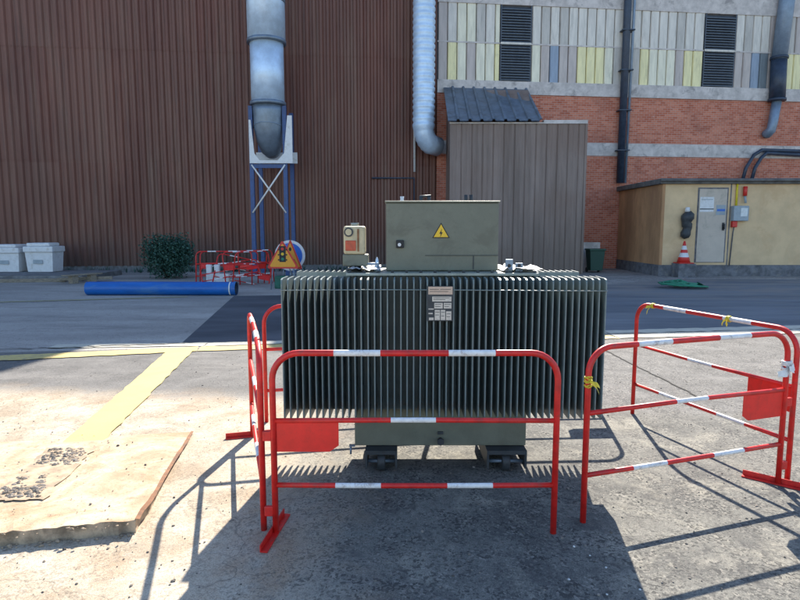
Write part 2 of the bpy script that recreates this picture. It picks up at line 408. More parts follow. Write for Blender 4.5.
# yellow stripe that runs toward the camera
sp0, sp1 = gr(76, 450), gr(181, 351)
strip('painted_stripe', sp0, sp1, .30, M['ypaint'], .014, .35, ragged=.010)
# crack in the line
mb = MB(); pts = [gr(x, 351.5 - (x+60)*.033 + rnd.uniform(-.6, .6), .013) for x in range(-60, 190, 7)]
for i in range(len(pts)-1):
    w_ = .018 + rnd.random()*.02
    mb.add([pts[i], pts[i+1], pts[i+1]+Vector((0,w_,0)), pts[i]+Vector((0,w_,0))], [(0,1,2,3)], M['crack'])
tag(mb.build('ground_crack'), kind='structure')
# joint on the right between concrete and asphalt
mb = MB(); q0, q1 = gr(604, 350, .006), gr(700, 398, .006); pts = [q0.lerp(q1, t/30) + Vector((rnd.uniform(-.012, .012), 0, 0)) for t in range(31)]
for i in range(30):
    mb.add([pts[i], pts[i+1], pts[i+1]+Vector((.022,0,0)), pts[i]+Vector((.022,0,0))], [(0,1,2,3)], M['crack'])
tag(mb.build('ground_joint'), kind='structure')

# raised slab at left: flush at the back, a step toward the camera
S = {}
BR, FR, FL, BL = gr(191, 433), gr(137, 533), gr(-120, 558), gr(-160, 452)
mb = MB(); K = 26; top = []
NX, NY = 40, 14
grid = []
for j in range(NY + 1):
    row = []
    for i in range(NX + 1):
        s_, t_ = i / NX, j / NY
        p = (FL.lerp(FR, s_)).lerp(BL.lerp(BR, s_), t_)
        z = .010 + .068 * (1 - t_)
        if j == 0: p.y += rnd.uniform(-.006, .006); z += rnd.uniform(-.005, .003)
        if i == NX: p.x += rnd.uniform(-.004, .004)
        if i > NX - 3 and j < 2: p += Vector((-.012, .008, 0)) ; z -= .004
        row.append(Vector((p.x, p.y, z)))
    grid.append(row)
vs = [v for row in grid for v in row]; W = NX + 1
mb.add(vs, [(j*W+i, j*W+i+1, (j+1)*W+i+1, (j+1)*W+i) for j in range(NY) for i in range(NX)], M['slab'])
e = [grid[0][i] for i in range(W)] + [grid[j][NX] for j in range(1, NY+1)]
low = [Vector((v.x + rnd.uniform(-.006,.006), v.y - rnd.uniform(0, .012), -.01)) for v in e]
n = len(e); mb.add(e + low, [(i, i+1, n+i+1, n+i) for i in range(n-1)], M['slabface'])
slab = tag(mb.build('concrete_slab'), kind='structure')
# stripe overlay on slab's back is hidden: slab lies under the stripe end (thin wedge)
# rusty angle along slab's right edge
mb = MB()
for j in range(NY):
    a, b = grid[j][NX], grid[j+1][NX]
    o_ = Vector((.012, 0, .006)); w_ = Vector((.02 + rnd.uniform(0, .008), 0, -.002))
    w_ = w_*.55; mb.add([a+o_-w_, b+o_-w_, b+o_+w_, a+o_+w_], [(0,1,2,3)], M['rust'])
tag(mb.build('steel_edging', None), 'rusty steel angle along the right edge of the raised slab', 'edging')
def slabz(x, y):
    t_ = (y - FR.y) / (BR.y - FR.y); t_ = min(1, max(0, t_)); return .010 + .068 * (1 - t_)
def rock(mb, c, r, m, L=rnd):
    bm = bmesh.new(); bmesh.ops.create_icosphere(bm, subdivisions=1, radius=1)
    sx, sy, sz = r*L.uniform(.7,1.3), r*L.uniform(.7,1.3), r*L.uniform(.4,.8); a = L.uniform(0, 6)
    vs = []
    for v in bm.verts:
        p = Vector((v.co.x*sx*L.uniform(.8,1.1), v.co.y*sy*L.uniform(.8,1.1), v.co.z*sz)); p.rotate(Matrix.Rotation(a, 3, 'Z')); vs.append(p + Vector(c))
    mb.add(vs, [[v.index for v in f.verts] for f in bm.faces], m); bm.free()
# broken channel in the slab (two rubble strips)
mb = MB()
def quadpts(c): return [gr(*q, .05) for q in c]
def rubble_zone(c, n, rmax):
    q = quadpts(c)
    for i in range(n):
        s_, t_ = rnd.random(), rnd.random(); p = q[0].lerp(q[1], s_).lerp(q[3].lerp(q[2], s_), t_)
        rock(mb, (p.x, p.y, slabz(p.x, p.y) + .002), rmax*(.25 + .95*rnd.random()**2.2), rnd.choice((M['rubble'], M['rubble'], M['pebble'], M['slabface'])))
for k_ in range(90):   # crumbs along the broken front edge of the slab
    f_ = rnd.random()**.6; p = FL.lerp(FR, f_); rock(mb, (p.x, p.y + rnd.uniform(-.05, .02), rnd.choice((.004, .06, .07))*(1 if rnd.random() < .5 else 0) + .004), rnd.uniform(.004, .014), M['slabface'])
rubble_zone([(52,446),(90,446),(76,464),(34,464)], 260, .02)
rubble_zone([(2,488),(48,486),(40,500),(-10,500)], 190, .018)
rubble_zone([(18,478),(26,478),(22,486),(14,486)], 20, .02)
rubble_zone([(42,474),(50,474),(44,484),(36,484)], 20, .02)
tag(mb.build('rubble'), 'dark broken stones lying in the sunken channel of the slab', 'rubble', kind='stuff')
mb = MB()
for c in ([(-14,504),(44,502),(96,445),(48,445)],):
    q = [gr(x, y, .05) for x, y in c]
    qq = []
    for e_ in range(4):
        for t_ in range(14):
            p = q[e_].lerp(q[(e_+1) % 4], t_/14) + Vector((rnd.uniform(-.02,.02), rnd.uniform(-.012,.012), 0)); qq.append(Vector((p.x, p.y, slabz(p.x, p.y) + .003)))
    mb.add(qq, [list(range(len(qq)))], simple('old_fill', (.40, .30, .20), .95, var=.35, scale=9, dirt=(.22, .17, .13), bump=.6))
tag(mb.build('channel_fill'), kind='structure')
# loose grit
mb = MB()
for i in range(1900):
    y = 1.9 + rnd.random()**1.6 * 7; x = rnd.uniform(-1, 1) * (.8 * y + .4)
    z = slabz(x, y) if (x < -1.45 and FR.y - .05 < y < BR.y) else 0
    rock(mb, (x, y, z + .002), rnd.choice((.003, .004, .005, .007, .011 if rnd.random() < .25 else .004)), rnd.choice((M['pebble'], M['pebble'], M['rubble'])))
tag(mb.build('loose_grit'), 'small loose stones scattered over the yard surface', 'grit', kind='stuff')
mb = MB()
for (px, py) in ((574,547),(606,568),(607,595),(590,556),(569,580),(640,590)):
    p = gr(px, py); rock(mb, (p.x, p.y, .003), .007, M['litter'])
tag(mb.build('white_flecks'), 'tiny white chips scattered on the shaded asphalt', 'chips', kind='stuff')

# ------------------------------------------------------------------ barriers
def barrier(p0, p1, label, plate_at=0, foot_at=0, group='red and white site barriers round the transformer', lean=0., foot_sk=0., H=1.02, tapes=(), rng=0, name='site_barrier', loc=None, rot=None, bands=True, ft=None):
    p0, p1 = Vector(p0[:2]), Vector(p1[:2]); d = p1 - p0; W_ = d.length; rz = math.atan2(d.y, d.x)
    t = thing(name, label, 'barrier', (p0.x, p0.y, 0), rz, group)
    if rot: t.rotation_euler = rot; t.location = loc
    elif lean: t.rotation_euler = (lean, 0, rz)
    r = .0175; cr = .15; Rd, Wh = M['red'], M['white_band']
    # U frame with bands on the top rail
    pts = [Vector((0,0,0)), Vector((0,0,H-cr))]
    for i in range(1, 9):
        a = math.pi - i*math.pi/16; pts.append(Vector((cr + cr*math.cos(a), 0, H-cr + cr*math.sin(a))))
    mats = [Rd]*9
    cuts = [(.335,.585),(.95,1.20)] if W_ < 1.8 else [(.335,.585),(.95,1.2),(1.5,1.75)]
    for a, b in cuts:
        pts.append(Vector((a,0,H))); mats.append(Rd); pts.append(Vector((b,0,H))); mats.append(Wh)
    pts.append(Vector((W_-cr,0,H))); mats.append(Rd)
    for i in range(1, 9):
        a = math.pi/2 - i*math.pi/16; pts.append(Vector((W_-cr + cr*math.cos(a), 0, H-cr + cr*math.sin(a)))); mats.append(Rd)
    pts.append(Vector((W_,0,0))); mats.append(Rd)
    sag = rnd.uniform(-.012, .012); pts = [Vector((p.x, p.y + sag*math.sin(math.pi*min(1,max(0,p.x/W_)))*(p.z/H), p.z)) for p in pts]
    mb = MB(); mb.tube(pts, r, Rd, 12, mats=mats); mb.build('frame', t)
    for z, cc in ((.645, [(.64,.885)]), (.28, [(.335,.585),(.95,1.2)])):
        mb = MB(); q = [Vector((r*.6,0,z))]; ms = []
        for a, b in cc: q += [Vector((a,0,z)), Vector((b,0,z))]; ms += [Rd, Wh]
        q.append(Vector((W_-r*.6,0,z))); ms.append(Rd); sg = rnd.uniform(-.01, .01); q = [Vector((p.x, p.y+sg*math.sin(math.pi*p.x/W_), p.z+sg*.6*math.sin(math.pi*p.x/W_))) for p in q]
        mb.tube(q, .0145, Rd, 10, mats=ms); mb.build('rail', t)
    if plate_at is not None:
        x0 = .0175 if plate_at == 0 else W_-.355
        mb = MB(); c = .05; x1 = x0 + .338
        poly = [(x0,.47),(x1-c,.47),(x1,.47+c*.7),(x1,.637),(x0,.637)] if plate_at == 0 else [(x0+c,.47),(x1,.47),(x1,.637),(x0,.637),(x0,.47+c*.7)]
        mb.prism(poly, 'y', -.002, .002, M['redplate']); mb.build('plate', t)
    if foot_at is not None:
        fx = 0 if foot_at == 0 else W_
        mb = MB(); T = Matrix.Translation((fx, 0, 0)) @ Matrix.Rotation(foot_sk, 4, 'Z')
        mb.box((-.02, -.21, .002), (.02, .21, .010), Rd, T); mb.box((-.02,-.21,.0105), (-.014,.21,.042), Rd, T)
        mb.build('foot', t)
    # couplings on the leg at the plate end
    cx = 0 if foot_at == 0 else W_
    for z in ((.13, .56) if foot_at is not None else ()):
        mb = MB(); sgn = -1 if cx == 0 else 1
        mb.bbox((cx - .024 + sgn*.035, -.012, z-.028), (cx + .024 + sgn*.035, .012, z+.028), .004, Rd); mb.build('coupling', t)
    for (kind, fx, fz) in tapes:
        mb = MB(); L = rnd; m = M['tape_y'] if kind == 'y' else M['tape_w']
        rr = .021 if kind == 'y' else .026
        for i in range(7):
            a0 = L.uniform(0, 6); c = Vector((fx, 0, fz + (L.uniform(-.03, .03) if fz < H-.04 else 0)))
            if fz > H - .04:
                ring = [c*1 + Vector((L.uniform(-.004,.004) + (i-3)*.004, rr*math.cos(a0+k*.9), rr*math.sin(a0+k*.9))) for k in range(8)]
            else:
                ring = [c + Vector((rr*math.cos(a0+k*.9), rr*math.sin(a0+k*.9), L.uniform(-.006,.006))) for k in range(8)]
            mb.tube(ring, .004 if kind == 'y' else .007, m, 5)
        for i in range(2 if kind == 'y' else 5):
            c = Vector((fx, -.02, fz)); e_ = c + Vector((L.uniform(-.06,.06), -.02, L.uniform(-.09, .0)))
            if kind == 'w': e_ = c + Vector((L.uniform(-.13,-.02), L.uniform(-.05,.0), L.uniform(-.09,.05)))
            mid = c.lerp(e_, .5) + Vector((L.uniform(-.02,.02), -.02, L.uniform(-.02,.02)))
            wd = Vector((0, .004, .014 if kind=='w' else .008))
            mb.add([c-wd, mid-wd*1.6, e_-wd, e_+wd, mid+wd*1.6, c+wd], [(0,1,4,5),(1,2,3,4)], m)
        mb.build('knotted_tape', t)
    return t
barrier((-.690, 3.163), (.852, 3.163), 'red and white barrier standing straight in front of the transformer', 0, 0, foot_sk=R(-6))
barrier((1.056, 3.29), (2.50, 3.80), 'red and white barrier right of the transformer with yellow tape on its left leg', 1, 1, foot_sk=R(-150), tapes=(('y', 0, .83), ('w', 1.53, .80)))
barrier((2.13, 5.34), (2.60, 3.86), 'angled barrier behind the right front one, yellow tape scraps on its top rail', 1, None, tapes=(('y', .2, 1.02), ('y', 1.0, 1.02)))
barrier((-1.20, 4.72), (-.765, 3.20), 'barrier seen edge-on along the left side of the transformer', None, 0, foot_sk=R(0))
barrier((-1.17, 5.10), (.36, 5.42), 'barrier behind the left half of the transformer', None, None)
barrier((.36, 5.46), (1.87, 5.55), 'barrier mostly hidden behind the right half of the transformer', 1, None)

# ------------------------------------------------------------------ transformer
YF, YB = 3.85, 4.70
X0, X1 = -.772, 1.338; ZB, ZT = .43, 1.362
XC = (X0+X1)/2
tr = thing('transformer', 'grey-green oil transformer with long cooling fins standing inside the red barriers', 'transformer', (XC, 4.27, 0))
def tb(mb, name, parent=None, m=True):
    for i, v in enumerate(mb.v): mb.v[i] = (v[0]-XC, v[1]-4.27, v[2])
    return mb.build(name, parent or tr)
TX0, TX1 = -.318, .885
# tank
mb = MB(); mb.bbox((TX0, 4.075, .165), (TX1, 4.465, 1.365), .006, M['tgreen'])
mb.bbox((XC-.02, 4.06, .25), (XC+.02, 4.075, .27), .003, M['tdark'])
tank = tb(mb, 'tank')
mb = MB(); mb.tube([(XC, 4.08, .21), (XC, 4.03, .21)], .016, M['tdark'], 10); mb.tube([(XC,4.04,.21),(XC,4.02,.21)], .026, M['tdark'], 6); tb(mb, 'drain_valve')
NF = 50
def fin_mesh(side):
    # blade with a rounded outer edge; side=+1 front (outer edge towards -y)
    d = .222; th = .0055
    prof = [(-th*.55, 0), (-th, .010), (-th, .05), (-th*.8, .08), (-th*.8, d), (th*.8, d), (th*.8, .08), (th, .05), (th, .010), (th*.55, 0)]
    me_v = []; zz = [(ZB, .012), (ZB+.02, 0), (ZT-.035, 0), (ZT-.008, .010), (ZT, .04)]
    for z, inset in zz:
        for (x, y) in prof: me_v.append((x, (max(y, inset) if y < .06 else y), z))
    n = len(prof); fs = []
    for j in range(len(zz)-1):
        for i in range(n): fs.append((j*n+i, j*n+(i+1)%n, (j+1)*n+(i+1)%n, (j+1)*n+i))
    fs.append(tuple(range(n))[::-1]); fs.append(tuple((len(zz)-1)*n+i for i in range(n)))
    if side < 0: me_v = [(x, -y, z) for x, y, z in me_v]
    mb = MB(); mb.add(me_v, fs, M['tfin']); return mb
for side, yo, yp in ((1, YF, YF+.222), (-1, YB, YB-.222)):
    mb = MB(); mb.box((X0, min(yp, yp+side*.004), ZB), (X1, max(yp, yp+side*.004), ZT-.002), M['tfin'])
    rad = tb(mb, 'radiator')
    first = None
    for i in range(NF):
        x = X0 + .006 + (X1-X0-.012)*i/(NF-1) + rnd.uniform(-.0015, .0015)
        if first is None:
            o = fin_mesh(side).build('cooling_fin', rad); first = o
        else:
            o = first.copy(); C.objects.link(o); o.parent = rad
        o.location = (x-XC, yo-4.27, 0); o.rotation_euler = (0, 0, R(rnd.uniform(-.5,.5)))
    for z in (ZT-.075,):
        mb = MB(); pts = [(x, yo - side*.004, z + .004*math.sin((x-X0)*2.2)) for x in [X0+(X1-X0)*i/20 for i in range(21)]]
        mb.tube(pts, .0032 if z > 1 else .003, M['tfin'], 6); tb(mb, 'tie_bar', rad)
# cover plate with bolts
mb = MB(); mb.bbox((TX0-.045, 4.0, 1.368), (TX1+.045, 4.54, 1.388), .004, M['dgalv']); cover = tb(mb, 'cover_plate')
for i in range(14):
    x = TX0-.02 + (TX1-TX0+.04)*i/13
    for y in (4.02, 4.52):
        mb = MB(); mb.tube([(x,y,1.3885),(x,y,1.402)], .011, M['tdark'], 6); tb(mb, 'bolt', cover)
# terminal box
bx0, bx1, bz0, bz1, by0, by1 = -.096, .678, 1.392, 1.858, 4.15, 4.50
mb = MB(); mb.bbox((bx0, by0, bz0), (bx1, by1, bz1), .008, M['tgreen']); tbx = tb(mb, 'terminal_box')
mb = MB(); mb.bbox((bx0-.008, by0-.010, bz1+.001), (bx1+.008, by1+.008, bz1+.013), .003, M['tgreen']); tb(mb, 'box_lid', tbx)
mb = MB(); mb.box((bx0+.27, by0-.006, bz0+.105), (bx1-.002, by0-.0005, bz0+.109), M['tdark']); mb.box((bx0+.6, by0-.005, bz0+.012), (bx0+.606, by0-.0005, bz0+.104), M['tdark']); tb(mb, 'seam', tbx)
p = at(400, 244, by0)
mb = MB(); mb.bbox((p.x-.027, by0-.022, p.z-.027), (p.x+.027, by0-.0005, p.z+.027), .005, M['black'])
mb.tube([(p.x-.004, by0-.0225, p.z-.004), (p.x-.004, by0-.034, p.z-.004)], .012, M['white'], 12); tb(mb, 'lock', tbx)
p = at(441, 232, by0); s_ = .062
mb = MB()
def tri(mb, cx, cz, s, y0, y1, m, T=None): mb.prism([(cx-s, cz-s*.577*1.0), (cx+s, cz-s*.577), (cx, cz+s*1.155)], 'y', y0, y1, m, T)
tri(mb, p.x, p.z-.006, .060, by0-.003, by0-.0005, M['black']); tri(mb, p.x, p.z-.006, .050, by0-.0048, by0-.0032, M['yellow'])
bolt = [(.006,.032),(-.012,-.004),(-.001,-.002),(-.006,-.026),(.012,.008),(.001,.006)]
mb.prism([(p.x+a, p.z-.006+b-.003) for a, b in bolt], 'y', by0-.0062, by0-.005, M['black']); tb(mb, 'warning_sign', tbx)
for px in (402, 421, 429, 466, 471):
    q = at(px, 200, 4.3); big = px in (466, 471); mb = MB()
    mb.tube([(q.x, 4.3, bz1+.013), (q.x, 4.3, bz1+.03), (q.x, 4.3, bz1+.05+.012*big)], [.018, .012, .014], M['tdark'] if px != 402 else M['white'], 8)
    if px == 421: mb.tube([(q.x-.01, 4.3, bz1+.05), (q.x+.07, 4.3, bz1+.055)], .008, M['tdark'], 6)
    tb(mb, 'cable_gland', tbx)
# protection relay on the left of the cover
a = at(344, 226, 4.2); b = at(365.5, 254, 4.2); cx = (a.x+b.x)/2
mb = MB(); mb.bbox((a.x, 4.14, b.z), (b.x, 4.29, a.z), .016, M['cream']); rel = tb(mb, 'protection_relay')
mb = MB(); mb.tube([(cx, 4.215, a.z), (cx, 4.215, a.z+.022)], .028, M['dgalv'], 12); tb(mb, 'cap', rel)
mb = MB(); mb.tube([(cx-.037, 4.139, a.z-.042), (cx-.037, 4.128, a.z-.042)], .032, M['tdark'], 16); mb.tube([(cx-.037, 4.1275, a.z-.042), (cx-.037, 4.124, a.z-.042)], .022, M['cream'], 16); tb(mb, 'dial', rel)
mb = MB(); mb.bbox((cx-.06, 4.131, b.z+.025), (cx+.012, 4.139, b.z+.095), .003, M['orange_win']); tb(mb, 'indicator_window', rel)
mb = MB(); mb.bbox((cx+.022, 4.134, b.z+.02), (cx+.034, 4.139, a.z-.02), .002, M['rust']); tb(mb, 'label_strip', rel)
mb = MB(); mb.bbox((a.x-.008, 4.15, 1.425), (b.x+.02, 4.28, b.z-.001), .008, M['tgreen']); mb.tube([(cx,4.215,1.388),(cx,4.215,1.43)], .045, M['tdark'], 12)
mb.tube([(cx+.05, 4.16, 1.44), (cx+.16, 4.16, 1.44), (cx+.17, 4.16, 1.40)], .010, M['galvd'], 8); tb(mb, 'relay_base', rel)
# filler and small thermometer pocket
q = at(377, 262, 4.2)
mb = MB(); mb.tube([(q.x,4.2,1.3885),(q.x,4.2,1.41),(q.x,4.2,1.43),(q.x,4.2,1.47),(q.x,4.2,1.485)], [.03,.022,.016,.010,.002], M['galv'], 10); tb(mb, 'filler_plug')
# lifting lugs; crumpled white sheets stand in for the cover's sunlit highlights
for px in (360, 512):
    q = at(px, 260, 4.2); mb = MB()
    for dx in (-.034, .034):
        T = Matrix.Translation((q.x+dx, 4.12, 1.3885))
        mb.bbox((-.026,-.006,0), (.026,.006,.085 if dx < 0 else .06), .003, M['galvd'], T)
        mb.tube([(q.x+dx, 4.113, 1.43), (q.x+dx, 4.108, 1.43)], .012, M['black'], 10)
    if px == 512: tb(mb, 'lifting_lug')
for (pa, pb) in (((347, 262), (381, 262)), ((499, 263), (538, 263))):
    u0, u1 = at(*pa, 4.2).x, at(*pb, 4.2).x; mb = MB(); K = 12
    vs = []
    for i in range(K+1):
        x = u0 + (u1-u0)*i/K; zt = 1.392 + abs(rnd.gauss(0, .010)) + .012*math.sin(i*1.9)**2
        for j in range(5): vs.append((x + rnd.uniform(-.008,.008), 4.03+.11*j, zt + rnd.uniform(0,.012)))
    mb.add(vs, [(i*5+j, (i+1)*5+j, (i+1)*5+j+1, i*5+j+1) for i in range(K) for j in range(4)], M['white'], True); tb(mb, 'highlight_sheet', cover)
# nameplate
a = at(427, 286, YF-.01); b = at(453, 321, YF-.01)
mb = MB(); mb.box((a.x, YF-.012, b.z), (b.x, YF-.009, a.z), M['tdark']); npl = tb(mb, 'nameplate')
W_, H_ = b.x-a.x, a.z-b.z
mb = MB()
def fr(x0, x1, z0, z1, m): mb.box((a.x+W_*x0, YF-.0142, b.z+H_*z0), (a.x+W_*x1, YF-.0124, b.z+H_*z1), m)
fr(.05,.97,.76,.98, M['plate_red'])
for (lx0, lx1, lz) in ((.10,.45,.90),(.50,.90,.90),(.10,.80,.84),(.24,.85,.66),(.24,.70,.61),(.31,.55,.47),(.31,.52,.41),(.67,.90,.47),(.67,.84,.41),(.32,.48,.25),(.32,.46,.17),(.55,.68,.25),(.55,.66,.14),(.75,.90,.2),(.75,.88,.12)):
    mb.box((a.x+W_*lx0, YF-.0152, b.z+H_*lz), (a.x+W_*lx1, YF-.0144, b.z+H_*(lz+.014)), M['tdark'])
fr(.2,.93,.56,.70, M['plate']); fr(.28,.60,.36,.52, M['plate']); fr(.64,.93,.36,.52, M['plate']); fr(.30,.50,.03,.32,M['plate'])
fr(.53,.70,.03,.32,M['plate']); fr(.73,.93,.03,.28,M['plate']); fr(.08,.26,.03,.10,M['plate']); fr(.06,.22,.20,.235,M['plate']); fr(.06,.26,.33,.36,M['plate'])
tb(mb, 'nameplate_print', npl)
# undercarriage: two channels with wheels
for x0, x1 in ((-.30+.06, -.02), (.60, .875)):
    mb = MB(); mb.box((x0, 3.98, .135), (x1, 4.60, .163), M['tdark']); mb.box((x0, 3.98, .035), (x0+.014, 4.60, .1345), M['tdark']); mb.box((x1-.014, 3.98, .035), (x1, 4.60, .1345), M['tdark'])
    ch = tb(mb, 'skid_channel')
    for y in (4.05, 4.5):
        cx = (x0+x1)/2; mb = MB()
        mb.tube([(cx-.028, y, .065), (cx-.02, y, .065), (cx+.02, y, .065), (cx+.028, y, .065)], [.058,.065,.065,.058], M['tdark'], 20)
        mb.tube([(x0+.015, y, .065), (x1-.015, y, .065)], .014, M['galvd'], 8); tb(mb, 'wheel', ch)
mb = MB(); mb.tube([(TX0-.03, 4.1, .16), (TX0-.03, 4.08, .10)], .008, M['galvd'], 6); mb.box((TX0-.04,4.08,.155),(TX0,4.11,.164), M['galvd']); tb(mb, 'earth_lug')

# ------------------------------------------------------------------ buildings
YAW = R(6.5); P0 = Vector((.62, 24.75, 0)); FD = Vector((math.cos(YAW), math.sin(YAW), 0)); FN = Vector((math.sin(YAW), -math.cos(YAW), 0))
def fac(px, py, off=0):
    d = ray(px, py); o = Vector((0, 0, CAM_H)); P = P0 + FN*off
    t = (P - o).dot(FN) / d.dot(FN); q = o + d*t
    return (q - P0).dot(FD), q.z
def fh(name, label, cat): return thing(name, label, cat, P0, YAW)
# brown corrugated hall: local x from -34 to 1.0, front at y=0
XR = fac(437, 100)[0]
hall = fh('corrugated_hall', 'big brown ribbed metal hall filling the left background', 'building')
PIT = .262
for (z0, z1, yo) in ((.25, 4.35, 0.), (4.27, 8.45, -.012), (8.37, 12.0, -.024)):
    mb = MB(); vs = []; x = -34.; prof = []
    while x < XR - .25:
        prof += [(x, 0), (x+.085, 0), (x+.115, -.062), (x+.205, -.062)]; x += PIT
    prof.append((x, 0))
    for (px_, py_) in prof: vs += [(px_, py_+yo, z0), (px_, py_+yo, z1)]
    mb.add(vs, [(2*i, 2*i+2, 2*i+3, 2*i+1) for i in range(len(prof)-1)], M['clad']); mb.build('cladding', hall)
mb = MB(); mb.box((-34, .02, 0), (XR-.05, 18, 11.95), M['roofing']); mb.build('wall', hall)
mb = MB(); mb.box((-34, -.01, 0), (XR-.3, .019, .25), M['kerb']); mb.build('base_course', hall)
mb = MB(); mb.box((-34, -.09, 12.002), (XR, 18, 12.1), M['roofing']); mb.build('roof', hall)
ex = (-1.9 - P0.x)/math.cos(YAW)
mb = MB(); mb.box((-34, .1, 12.102), (ex, 9, 14.6), M['clad']); mb.build('roof_block', hall)
# brick hall
bh = fh('brick_hall', 'brick hall with pale glazed strips and concrete bands behind the hut', 'building')
zs = lambda py, px=600: fac(px, py)[1]
ztop_b, zsp, zp1, zb1, zb2, zb3 = zs(9), zs(47), zs(84), zs(97), zs(143), zs(156)
XE = 34.
mb = MB(); mb.box((XR, 0, 0), (XE, 18, zb3-.001), M['brick']); mb.box((XR, 0, zb2+.001), (XE, 18, zb1-.001), M['brick']); mb.build('brick_wall', bh)
mb = MB(); mb.box((XR+.01, .12, zb1-.1), (XE-.01, 17.9, 11.95), M['roofing']); mb.build('inner_wall', bh)
for z0, z1, o in ((zb3, zb2, .03), (zb1, zp1, .06), (ztop_b, 12.0, .05)):
    mb = MB(); mb.box((XR, -o, z0), (XE, .115, z1), M['bandc']); mb.build('concrete_band', bh, bevel=.01)
mb = MB(); mb.box((XR, -.15, 12.002), (XE, 18, 12.1), M['roofing']); mb.build('roof', bh)
# panels, width ~.42 m
def U(px, py=60): return fac(px, py)[0]
lou = [(U(500), U(531)), (U(703), U(734))]
x = XR + .02; i = 0; pw = U(609) - U(600)
upper = 'tccwcwg' ; 
Lp = random.Random(5)
def nearest(px): return px
def colour(row, px):
    if px < 500:
        k_ = int((px-437)/10.2); return ('twccgwc', 'tyctccy')[row][max(0, min(6, k_))]
    if row == 0:
        if px < 560: return 'wgwgw'[int((px-531)/9) % 5]
        if px < 703: return Lp.choice('gwwgw')
        return Lp.choice('gwtw')
    if 531 <= px < 560: return 'ctb'[min(2, int((px-531)/9.8))]
    if 560 <= px < 620: return 'ttyyycg'[min(6, int((px-560)/9))]
    if 620 <= px < 645: return 'gg'[0]
    if 645 <= px < 703: return 'yccctyy'[min(6, int((px-645)/8.6))]
    if 734 <= px < 800: return 'ttbdtbb'[min(6, int((px-734)/8.6))] if px < 785 else 'y'
    return Lp.choice('tycwg')
Minv = 0
def px_of(u, z=9.5):
    q = P0 + FD*u; rel = q - Vector((0,0,CAM_H)); rel.z = z - CAM_H
    dep = rel.y*math.cos(PITCH) - rel.z*math.sin(PITCH); return 400 + F*rel.x/dep
while x < 31:
    nx = x + (pw if x < 19 else pw*4); c = px_of(x + pw/2)
    hit = [l_ for l_ in lou if x + pw*.35 > l_[0] - .01 and x < l_[1] - .15]
    if hit: x = hit[0][1] + .01; continue
    for l_ in lou:
        if x < l_[0] < nx + .12: nx = l_[0] - .01
    for row, (z0, z1) in enumerate(((zsp+.03, ztop_b-.002), (zp1+.002, zsp-.03))):
        key = colour(row, c)
        mb = MB(); o = Lp.uniform(0, .012)
        w_ = nx - x
        mb.prism([(x+.012, .03-o), (x+.035, -.012-o), (nx-.035, -.012-o), (nx-.012, .03-o), (nx-.012, .07), (x+.012, .07)], 'z', z0, z1, PAN[key])
        mb.build('glass_panel', bh)
    x = nx
mb = MB(); mb.box((XR, .075, zp1+.002), (XE, .116, ztop_b-.002), M['louvre']); mb.box((XR, -.03, zsp-.028), (XE, .074, zsp+.028), M['bandc']); mb.build('glazing_frame', bh)
for l0, l1 in lou:
    mb = MB(); l1 -= .02
    mb.box((l0-.008, -.05, zp1+.003), (l0+.04, -.032, ztop_b-.003), M['louvre']); mb.box((l1-.04, -.05, zp1+.003), (l1+.008, -.032, ztop_b-.003), M['louvre'])
    z = zp1 + .05
    while z < ztop_b - .08:
        mb.add([(l0+.03, -.055, z), (l1-.03, -.055, z), (l1-.03, -.0, z+.07), (l0+.03, -.0, z+.07)], [(0,1,2,3)], M['louvre'])
        mb.box((l0+.03, -.058, z-.012), (l1-.03, -.0555, z+.006), PAN['d']); z += .105
    lv = mb.build('louvred_window', bh)
    mb = MB(); mb.box((l0, -.085, zsp-.035), (l1, -.0585, zsp+.035), PAN['w']); mb.build('transom', lv)

# pipes on the brick wall
def wp(px, py, off): u, z = fac(px, py, off); q = P0 + FD*u + FN*off; return Vector((q.x, q.y, z))
def tthing(mb, name, label, cat, group=None): return tag(mb.build(name), label, cat, group)
mb = MB(); o = .22
top_ = wp(628, 0, o); bot = wp(620, 183, o)
mb.tube([(top_.x, top_.y, 12.05), (top_.x, top_.y, top_.z), bot], .15, M['darkpipe'], 12)
mb.tube([(top_.x+.27, top_.y, 12.05), (top_.x+.27, top_.y, top_.z), bot+Vector((.22, .02, 0))], .055, M['midpipe'], 8)
for py in (30, 70, 110, 150):
    q = wp(628-8*py/183, py, o); mb.box((q.x-.22, q.y-.16, q.z-.04), (q.x+.3, q.y+.22, q.z), M['darkpipe'])
tthing(mb, 'downpipe', 'tall dark double pipe climbing the brick wall above the beige hut', 'pipe')
mb = MB(); q0 = wp(787, 0, .3); q1 = wp(779, 60, .3); q2 = wp(777, 100, .3); q3 = wp(773, 122, .3)
mb.tube([(q0.x, q0.y, 12.05), q0, q1], .30, M['midpipe'], 14); mb.tube([q1, q2], .31, M['darkpipe'], 14)
e1 = wp(771, 130, .3); e2 = wp(767, 134, .2); e3 = wp(766, 134, -.05)
mb.tube([q2, q3, e1, e2, e3], .19, M['midpipe'], 12)
for py in (58, 98): q = wp(787-8*py/60, py, .3) if py < 60 else q2; mb.tube([q+Vector((0,0,-.05)), q+Vector((0,0,.05))], .35, M['darkpipe'], 14)
tthing(mb, 'vent_pipe', 'grey-blue pipe bending into the brick wall at the far right', 'pipe')
# white downpipe between hall and duct
mb = MB(); a = wp(414.5, 0, .12); b = wp(414.5, 172, .12)
mb.tube([(a.x, a.y, 12.), a, b], .05, M['white'], 8); tthing(mb, 'rain_pipe', 'thin pale rain pipe down the brown hall left of the ribbed duct', 'pipe')
mb = MB(); a = wp(372, 178, .10); b = wp(414, 178, .10); c = wp(414, 262, .10)
mb.tube([a, b, c], .035, M['darkpipe'], 8); tthing(mb, 'conduit', 'thin dark conduit turning down the brown wall behind the terminal box', 'pipe')

